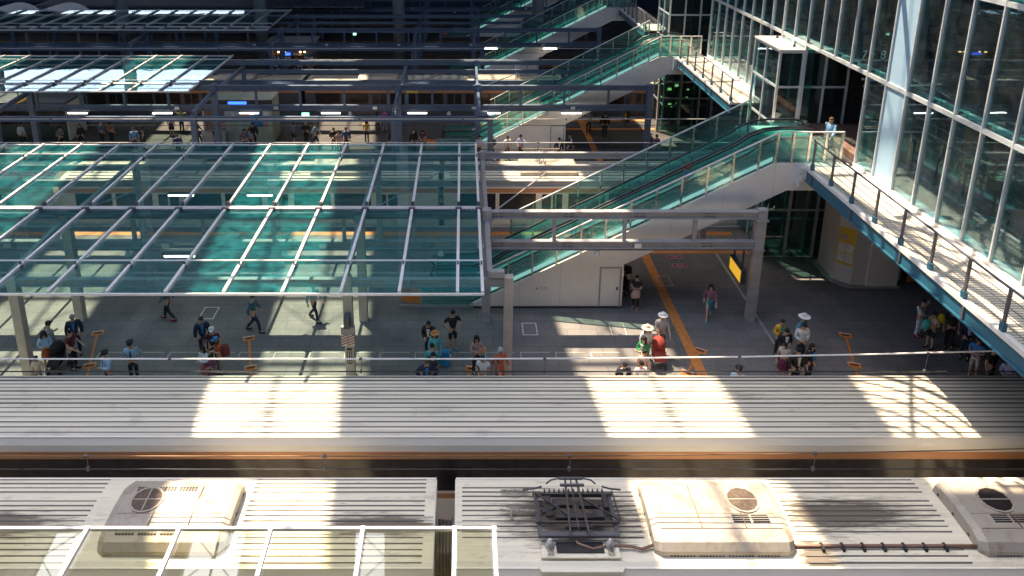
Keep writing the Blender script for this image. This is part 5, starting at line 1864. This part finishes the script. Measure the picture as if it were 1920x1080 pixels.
# --- near platform, left group
T, B, S_ = 'tee', 'jacket', 'shirt'
person(66, 667, 15, 'stand', (B, (0.66, 0.55, 0.42)), ('shorts', GREY), ('short', HAIR), 'child in black cap and cream jacket at the bottom of the left group', by='head', h=1.30, hat=('cap', BLK), fem=True)
person(87, 603, 160, 'one', (S_, striped('stripe_black', (0.03, 0.03, 0.03), (0.6, 0.6, 0.6), 12)), ('trousers', BLK), ('short', HAIR), 'man in black cap and striped top in the left group', by='head', hat=('cap', BLK))
person(80, 620, 35, 'cross', (S_, LBLUE), ('skirt', (0.42, 0.10, 0.04)), ('long', HAIR), 'long-haired woman in pale blue top with orange skirt in the left group', by='head', h=1.6, fem=True, hat=('cap', BLK))
person(134, 588, 25, 'stand', (B, NAVY), ('trousers', NAVY), ('short', (0.35, 0.34, 0.32)), 'grey-haired man in navy suit and blue shirt at left', by='head', h=1.76, inner=BLUE)
person(128, 616, 75, 'push', (T, (0.11, 0.03, 0.03)), ('trousers', BLK), ('fringe', HAIR), 'stocky man in maroon T-shirt bending over a black pushchair', by='head', h=1.72)
person(197, 657, -40, 'cross', (S_, LBLUE), ('trousers', BLK), ('short', HAIR), 'uniformed officer in light blue shirt, the shorter-seeming left one of two', by='head', hat=('officer', BLK), tie=BLK)
person(243, 638, 12, 'behind', (S_, LBLUE), ('trousers', BLK), ('short', HAIR), 'uniformed officer standing upright, black tie and light blue shirt', by='head', h=1.76, hat=('officer', BLK), tie=BLK)
# --- second group
person(376, 592, 25, 'stand', (B, NAVY), ('trousers', NAVY), ('short', BROWN), 'man in dark suit and bright blue shirt beside the white floor hatch', by='head', h=1.75, inner=BLUE)
person(396, 612, 10, 'stand', (T, (0.07, 0.015, 0.03)), ('trousers', BLK), ('short', HAIR), 'man in white cap and dark maroon printed T-shirt', by='head', hat=('cap', WHT), inner=None)
person(407, 630, -60, 'phone', (T, (0.52, 0.10, 0.03)), ('trousers', GREY), ('long', BROWN), 'woman in orange T-shirt and blue cap carrying a maroon backpack', by='head', h=1.66, fem=True, hat=('cap', BLUE))
X, Y = at(422, 655, 1.25)
bag(0, 0, 1.22, (0.16, 0.03, 0.03), 'maroon backpack on the back of the woman in orange', 'backpack', 0.36, 0.24, 0.46, loc=(X, Y), strap=False)
person(380, 648, -30, 'cross', (S_, (0.62, 0.66, 0.70)), ('skirt', (0.35, 0.12, 0.14)), ('long', HAIR), 'long-haired girl in pale top facing the woman in orange', by='head', h=1.55, fem=True)
person(394, 664, 0, 'cross', ('cardigan', (0.16, 0.06, 0.12)), ('skirt', (0.12, 0.05, 0.09)), ('long', HAIR), 'small girl in purple clothes among the left-centre group', by='head', h=1.25, fem=True)
# --- centre queue
person(804, 599, -10, 'phone', (B, BLK), ('trousers', BLK), ('short', HAIR), 'man in black suit and white shirt looking at a phone', by='head', inner=WHT)
person(815, 620, -5, 'stand', (S_, CYAN), ('trousers', GREY), ('long', BROWN), 'woman in turquoise cardigan and orange straw hat', by='head', h=1.6, fem=True, hat=('brim', (0.60, 0.27, 0.09)))
person(810, 644, 175, 'stand', (S_, TEAL), ('trousers', GREY), ('short', HAIR), 'man in teal shirt directly behind the straw-hatted woman', by='head', h=1.70)
person(811, 660, 120, 'stand', (B, BLK), ('trousers', BLK), ('short', HAIR), 'dark-haired person squeezed between teal shirt and navy blazer', by='head', h=1.66)
person(800, 671, 5, 'hips', (B, NAVY), ('trousers', NAVY), ('fringe', BROWN), 'balding man in navy blazer and blue shirt at front of the centre queue', by='head', h=1.72, inner=BLUE)
person(849, 657, 20, 'hips', (T, BLK), ('shorts', BLK), ('short', HAIR), 'tall man in black T-shirt and shorts with blue shoes, hands on hips', h=1.80, shoe=(0.02, 0.16, 0.38))
person(893, 628, 20, 'cross', (S_, (0.48, 0.30, 0.26)), ('trousers', BLK), ('long', HAIR), 'woman in dusty pink blouse left of the thin beige post', by='head', h=1.62, fem=True)
person(906, 664, -15, 'phone', (T, WHT), ('trousers', BLK), ('short', HAIR), 'dark-haired person in white T-shirt under the woman in pink', by='head', h=1.66)
person(938, 650, 30, 'walk', (S_, (0.55, 0.13, 0.05)), ('skirt', (0.5, 0.1, 0.04)), ('long', (0.5, 0.5, 0.5)), 'walker in red-orange clothes and pale scarf by the thin post', by='head', h=1.6, fem=True)
person(590, 600, 60, 'walk', (S_, (0.3, 0.4, 0.5)), ('trousers', NAVY), ('short', HAIR), 'walker in pale blue top at the edge of the sunlit floor under the canopy', h=1.7)
person(318, 600, -100, 'walk', (S_, (0.10, 0.16, 0.17)), ('trousers', BLK), ('short', HAIR), 'dim walker with red shoes at the near eave of the teal canopy', h=1.7, shoe=(0.2, 0.02, 0.02))
person(478, 622, 90, 'walk', (S_, (0.05, 0.13, 0.18)), ('trousers', NAVY), ('short', HAIR), 'dim walker in dark blue left of the sunlit floor', h=1.7)
# --- group right of the wall
person(1191, 578, -35, 'cross', (T, BLK), ('trousers', BLK), ('short', HAIR), 'woman in black with pink tote standing right of the white wall door', h=1.6, fem=True, shoe=(0.4, 0.25, 0.18))
bag(1192, 552, 0.88, (0.50, 0.30, 0.26), 'pink tote bag hanging from the arm of the woman in black', 'tote_bag', 0.40, 0.16, 0.34)
person(1173, 550, -60, 'phone', (S_, BLK), ('trousers', BLK), ('short', HAIR), 'person in black half hidden by the end of the white wall', h=1.7, hat=('cap', BLK))
person(1243, 586, 5, 'push', (T, striped('stripe_navy', (0.03, 0.03, 0.04), (0.7, 0.7, 0.7), 9)), ('trousers', NAVY), ('short', HAIR), 'man in white hat and striped T-shirt pushing a red buggy', by='head', h=1.78, hat=('brim', WHT))
person(1214, 609, 10, 'stand', (S_, WHT), ('trousers', GREY), ('long', HAIR), 'woman in wide straw hat left of the red buggy', by='head', h=1.62, fem=True, hat=('wide', (0.62, 0.50, 0.36)))
person(1209, 630, -50, 'cross', ('cardigan', (0.02, 0.22, 0.07)), ('trousers', BLK), ('long', HAIR), 'dark-haired woman in green cardigan beside the red buggy', by='head', h=1.62, fem=True, inner=WHT)
person(1209, 655, 150, 'stand', (S_, (0.55, 0.36, 0.33)), ('skirt', (0.5, 0.4, 0.38)), ('short', HAIR), 'woman in pale pink blouse below the green cardigan', by='head', h=1.58, fem=True)
person(1171, 676, 0, 'phone', (B, NAVY), ('trousers', NAVY), ('short', HAIR), 'black-haired person in navy jacket, white shirt, lowest left of the buggy group', by='head', h=1.66, inner=WHT)
person(1203, 676, 5, 'cross', (S_, WHT), ('trousers', GREY), ('short', HAIR), 'black-haired person in white braces top, lowest of the buggy group', by='head', h=1.60)
person(1387, 686, -35, 'stand', (S_, LBLUE), ('trousers', BLK), ('short', HAIR), 'officer whose black cap just shows above the train roof', by='head', hat=('officer', BLK))
person(1328, 597, -15, 'walk', (S_, (0.22, 0.10, 0.14)), ('skirt', (0.03, 0.16, 0.18)), ('long', HAIR), 'walking woman with bright teal shoes on the dark paving', h=1.62, fem=True, shoe=(0.02, 0.42, 0.38))
# --- right group
person(1466, 596, 15, 'phone', (S_, (0.62, 0.40, 0.04)), ('trousers', BLK), ('short', HAIR), 'woman in yellow sleeves and dark vest in the right group', by='head', h=1.62, fem=True, inner=TEAL)
person(1475, 613, 0, 'phone', (B, BLK), ('trousers', BLK), ('short', HAIR), 'man in black suit with white shirt front in the right group', by='head', h=1.72, inner=WHT)
person(1474, 640, -40, 'one', (T, (0.60, 0.52, 0.42)), ('skirt', (0.14, 0.02, 0.06)), ('short', HAIR), 'woman in beige top and maroon skirt in the right group', by='head', h=1.60, fem=True)
person(1508, 588, 40, 'hips', (S_, (0.06, 0.24, 0.32)), ('trousers', NAVY), ('short', HAIR), 'person in white sunhat and teal shirt in the right group', by='head', h=1.66, hat=('wide', WHT), fem=True)
person(1508, 603, 0, 'phone', (S_, WHT), ('trousers', NAVY), ('short', HAIR), 'man in white shirt with dark shoulder strap reading his phone', by='head', h=1.74)
person(1497, 651, 10, 'stand', (B, BLK), ('trousers', BLK), ('short', HAIR), 'dark-suited man seen from above at the front of the right group', by='head', h=1.72, inner=(0.6, 0.55, 0.4))
person(1523, 643, 30, 'stand', (B, BLK), ('trousers', BLK), ('long', HAIR), 'woman with long black hair, dark suit and blue blouse', by='head', h=1.64, fem=True, inner=BLUE)
person(1719, 630, 30, 'shade', (S_, (0.62, 0.66, 0.78)), ('trousers', (0.62, 0.66, 0.80)), ('short', HAIR), 'woman all in white raising both arms to her head', h=1.68, fem=True, shoe=(0.16, 0.02, 0.04))
person(1741, 652, -60, 'one', ('tank', (0.65, 0.58, 0.52)), ('shorts', BLK), ('short', HAIR), 'woman in white tank top and black shorts with turquoise bag', h=1.62, fem=True)
bag(1737, 608, 1.10, (0.06, 0.55, 0.48), 'turquoise shoulder bag of the woman in black shorts', 'shoulder_bag', 0.34, 0.2, 0.40)
person(1776, 652, -20, 'stand', (T, BLK), ('trousers', BLK), ('short', HAIR), 'man in black T-shirt with bare forearms below the walkway', h=1.74)
bag(1765, 597, 1.3, (0.62, 0.56, 0.02), 'yellow rucksack on the man in black', 'backpack', 0.34, 0.22, 0.36, strap=False)
person(1806, 672, -30, 'phone', (B, NAVY), ('trousers', NAVY), ('short', HAIR), 'dark-clothed person with lavender sleeve nearest the walkway beam', h=1.76, inner=(0.4, 0.4, 0.75))
person(1838, 632, -50, 'cross', ('short_shirt', BLUE), ('shorts', (0.5, 0.48, 0.42)), ('short', HAIR), 'person in bright blue vest and pale shorts at far right', by='head', h=1.68)
person(1866, 650, 20, 'stand', (T, BLK), ('trousers', BLK), ('short', HAIR), 'person in black between the blue vest and the lavender shirt', by='head', h=1.70)
person(1896, 672, -40, 'phone', (S_, (0.45, 0.47, 0.70)), ('trousers', GREY), ('short', HAIR), 'person in lavender shirt at the bottom right of the crowd', by='head', h=1.55)

# --- second platform
P2 = [
    (45, 276, 170, 'stand', (S_, (0.45, 0.52, 0.6)), BLK, None, 'man in white shirt by the waiting room, second platform far left', False),
    (80, 248, 20, 'stand', (T, (0.30, 0.10, 0.12)), BLK, None, 'person in red-patterned top at the left post of the second platform', True),
    (117, 282, 60, 'phone', (T, (0.15, 0.15, 0.2)), BLK, None, 'person in grey bending forward right of the left post', False),
    (155, 275, 0, 'stand', (B, BLK), BLK, None, 'dark slim figure third from left on the second platform', True),
    (193, 270, 160, 'stand', (S_, (0.10, 0.14, 0.2)), BLK, None, 'person with dark backpack left of the orange top', False),
    (211, 268, 170, 'stand', (T, (0.36, 0.11, 0.05)), BLK, ('cap', (0.5, 0.4, 0.3)), 'person in rust-orange top and pale hat, second platform', True),
    (255, 285, 25, 'stand', (S_, (0.16, 0.28, 0.50)), BLK, None, 'man in pale blue shirt with shoulder bag, second platform', False),
    (270, 278, -60, 'stand', ('tank', BLK), BLK, None, 'woman in black dress beside the pale blue shirt', True),
    (323, 254, 180, 'stand', (S_, (0.35, 0.25, 0.2)), BLK, None, 'person with pale backpack in the narrow sun spot', True),
    (342, 248, 170, 'shade', (T, (0.16, 0.20, 0.06)), BLK, None, 'person in olive top raising an arm in the sun spot', False),
    (336, 296, 20, 'stand', (B, (0.03, 0.05, 0.12)), BLK, None, 'man in dark blue jacket with orange bag before the teal canopy', False),
    (372, 270, 100, 'walk', (S_, (0.05, 0.12, 0.24)), NAVY, None, 'walker in blue left of the shuttered kiosk', False),
    (408, 285, -20, 'stand', (T, (0.03, 0.06, 0.05)), BLK, None, 'person in dark green before the kiosk counter', False),
    (461, 285, 20, 'stand', (S_, (0.14, 0.08, 0.12)), BLK, None, 'older person in mauve left of the blue T-shirt at the kiosk', True),
    (470, 283, 0, 'stand', (T, (0.09, 0.22, 0.36)), BLK, None, 'woman in blue T-shirt in front of the kiosk shutter', True),
    (477, 275, 20, 'stand', (B, BLK), BLK, None, 'dark figure standing just behind the blue T-shirt', False),
    (552, 268, 100, 'stand', (S_, (0.22, 0.14, 0.38)), BLK, None, 'person in lilac top left below the green exit sign', True),
    (575, 268, 160, 'stand', (B, BLK), BLK, None, 'dark figure right under the green exit sign', False),
    (592, 274, 90, 'walk', (S_, (0.22, 0.28, 0.42)), NAVY, None, 'walker in pale blue right of the green exit sign', False),
    (627, 284, 20, 'phone', (B, BLK), BLK, None, 'dark-haired person at left of the sun patch', False),
    (637, 288, -10, 'stand', (S_, (0.3, 0.2, 0.18)), BLK, None, 'person in dusky top beside the sun patch', True),
    (650, 284, 15, 'stand', (B, (0.03, 0.06, 0.13)), BLK, None, 'person in blue jacket near the sun patch middle', False),
    (688, 266, 170, 'stand', (T, (0.55, 0.32, 0.03)), BLK, None, 'woman in yellow top and black skirt in the sun patch', True),
    (708, 250, 190, 'walk', (S_, (0.5, 0.52, 0.6)), BLK, None, 'person in white blouse and black leggings in the sun patch', True),
    (722, 246, 0, 'stand', (T, (0.38, 0.08, 0.30)), GREY, None, 'person in magenta right of the sun patch', True),
    (738, 288, 0, 'stand', (B, BLK), BLK, None, 'person in black with pale collar right of the sun patch', False),
    (776, 288, 40, 'stand', (B, BLK), BLK, None, 'dark narrow figure left of the seated-looking pair', False),
    (793, 286, 0, 'phone', (T, (0.10, 0.03, 0.03)), BLK, None, 'person in dark red beside the second escalator foot', True),
    (899, 300, -20, 'cross', (S_, (0.50, 0.42, 0.50)), BLK, None, 'leftmost man at the second white wall, pinkish shirt', False),
    (922, 300, -10, 'phone', (B, BLK), BLK, None, 'man in black second from left at the second white wall', False),
    (951, 300, 15, 'stand', (S_, (0.62, 0.58, 0.55)), (0.12, 0.08, 0.06), None, 'balding man in white shirt and brown trousers at the second wall', False),
    (976, 300, -40, 'hips', (S_, (0.55, 0.55, 0.72)), BLK, None, 'man in lavender-white shirt, hands on hips, second wall', False),
    (1047, 305, 0, 'stand', (B, NAVY), NAVY, None, 'man in navy suit with white shirt under the second wall end', False),
    (1067, 298, 30, 'stand', (B, NAVY), NAVY, None, 'man in navy suit right of the other suit, second wall end', False),
    (1103, 250, 180, 'stand', (S_, (0.45, 0.45, 0.5)), BLK, None, 'man in pale shirt seen from behind past the second escalator', False),
    (1133, 256, 160, 'stand', (B, BLK), BLK, None, 'dark-clothed person with a suitcase past the second escalator', False),
    (1228, 300, 20, 'stand', (S_, (0.16, 0.10, 0.18)), NAVY, None, 'person behind the nearest escalator at the right column', False),
]
random.seed(11)
for (px, py, fc, po_, top, bot, hat, lab, fem) in P2:
    person(px, py, fc, po_, top, ('trousers' if not (fem and random.random() < 0.35) else 'skirt', bot), ('long' if fem else 'short', HAIR), lab, fem=fem, h=random.uniform(1.58, 1.68) if fem else random.uniform(1.68, 1.78), hat=hat,
           inner=WHT if 'suit' in lab else None)
# --- on the escalator and landing
xx = 9.0
person(0, 0, 90, 'stand', (T, (0.02, 0.14, 0.22)), ('trousers', BLK), ('long', (0.22, 0.05, 0.03)), 'red-haired rider on the nearest escalator', fem=True, h=1.65, z0=zl(9.2) - 0.22, loc=(9.35, 29.55))
person(0, 0, -60, 'walk', (S_, (0.30, 0.55, 0.78)), ('trousers', GREY), ('short', BROWN), 'walker in pale blue shirt on the upper landing by the elevator', h=1.7, z0=6.53, loc=(15.05, 29.5))

# --- buggies and luggage
def buggy(x, y, col, label):
    X, Y = at(x, y, 0.5)
    t = Thing('pushchair', label, 'pushchair', (X, Y, 0))
    for sx in (-0.22, 0.22):
        for yy in (Y - 0.35, Y + 0.30):
            w = MB()
            w.prism([(X + sx - 0.02, yy + 0.10 * math.cos(a), 0.10 + 0.10 * math.sin(a)) for a in [2 * math.pi * i / 12 for i in range(12)]], (0.04, 0, 0))
            t.part('wheel', w, M_RUB)
    fr = MB()
    for sx in (-0.25, 0.25):
        fr.tube([(X + sx, Y - 0.35, 0.12), (X + sx, Y + 0.05, 0.55), (X + sx, Y + 0.42, 1.02)], 0.016, 6)
        fr.tube([(X + sx, Y + 0.30, 0.12), (X + sx, Y - 0.1, 0.6)], 0.016, 6)
    fr.tube([(X - 0.25, Y + 0.42, 1.02), (X + 0.25, Y + 0.42, 1.02)], 0.018, 6)
    t.part('frame', fr, M_STEELD)
    t.part('seat', MB().hexa([(X - 0.22, Y - 0.35, 0.35), (X + 0.22, Y - 0.35, 0.35), (X + 0.22, Y + 0.2, 0.42), (X - 0.22, Y + 0.2, 0.42), (X - 0.22, Y - 0.33, 0.45), (X + 0.22, Y - 0.33, 0.45), (X + 0.22, Y + 0.32, 0.95), (X - 0.22, Y + 0.32, 0.95)]), cloth(col), smooth=False)
    t.part('hood', MB().ball((X, Y + 0.12, 0.82), 0.27, 0.33, 0.30, 12, 8, lo=0.0), cloth(tuple(c * 0.8 for c in col)), smooth=True)


buggy(1235, 662, (0.34, 0.05, 0.035), 'red buggy in front of the man in stripes')
buggy(107, 672, (0.02, 0.02, 0.022), 'black pushchair before the stocky man in maroon')
X, Y = at(832, 672, 0.3)
t = Thing('suitcase', 'bright blue wheeled suitcase beside the centre queue', 'suitcase', (X, Y, 0))
t.part('shell', MB().box(X - 0.2, X + 0.2, Y - 0.14, Y + 0.14, 0.06, 0.62), paint('case_blue', (0.02, 0.25, 0.5), 0.4))
t.part('handle', MB().tube([(X - 0.1, Y + 0.1, 0.62), (X - 0.1, Y + 0.1, 0.98), (X + 0.1, Y + 0.1, 0.98), (X + 0.1, Y + 0.1, 0.62)], 0.012, 6), M_STAIN)
t.part('wheel', MB().lathe((X - 0.14, Y, 0.0), [(0.03, 0), (0.03, 0.06)], 8), M_RUB)
t.part('wheel', MB().lathe((X + 0.14, Y, 0.0), [(0.03, 0), (0.03, 0.06)], 8), M_RUB)
bag(337, 291, 0.75, (0.50, 0.16, 0.06), 'orange bag held before the teal canopy edge on the second platform', 'tote_bag', 0.34, 0.2, 0.36)
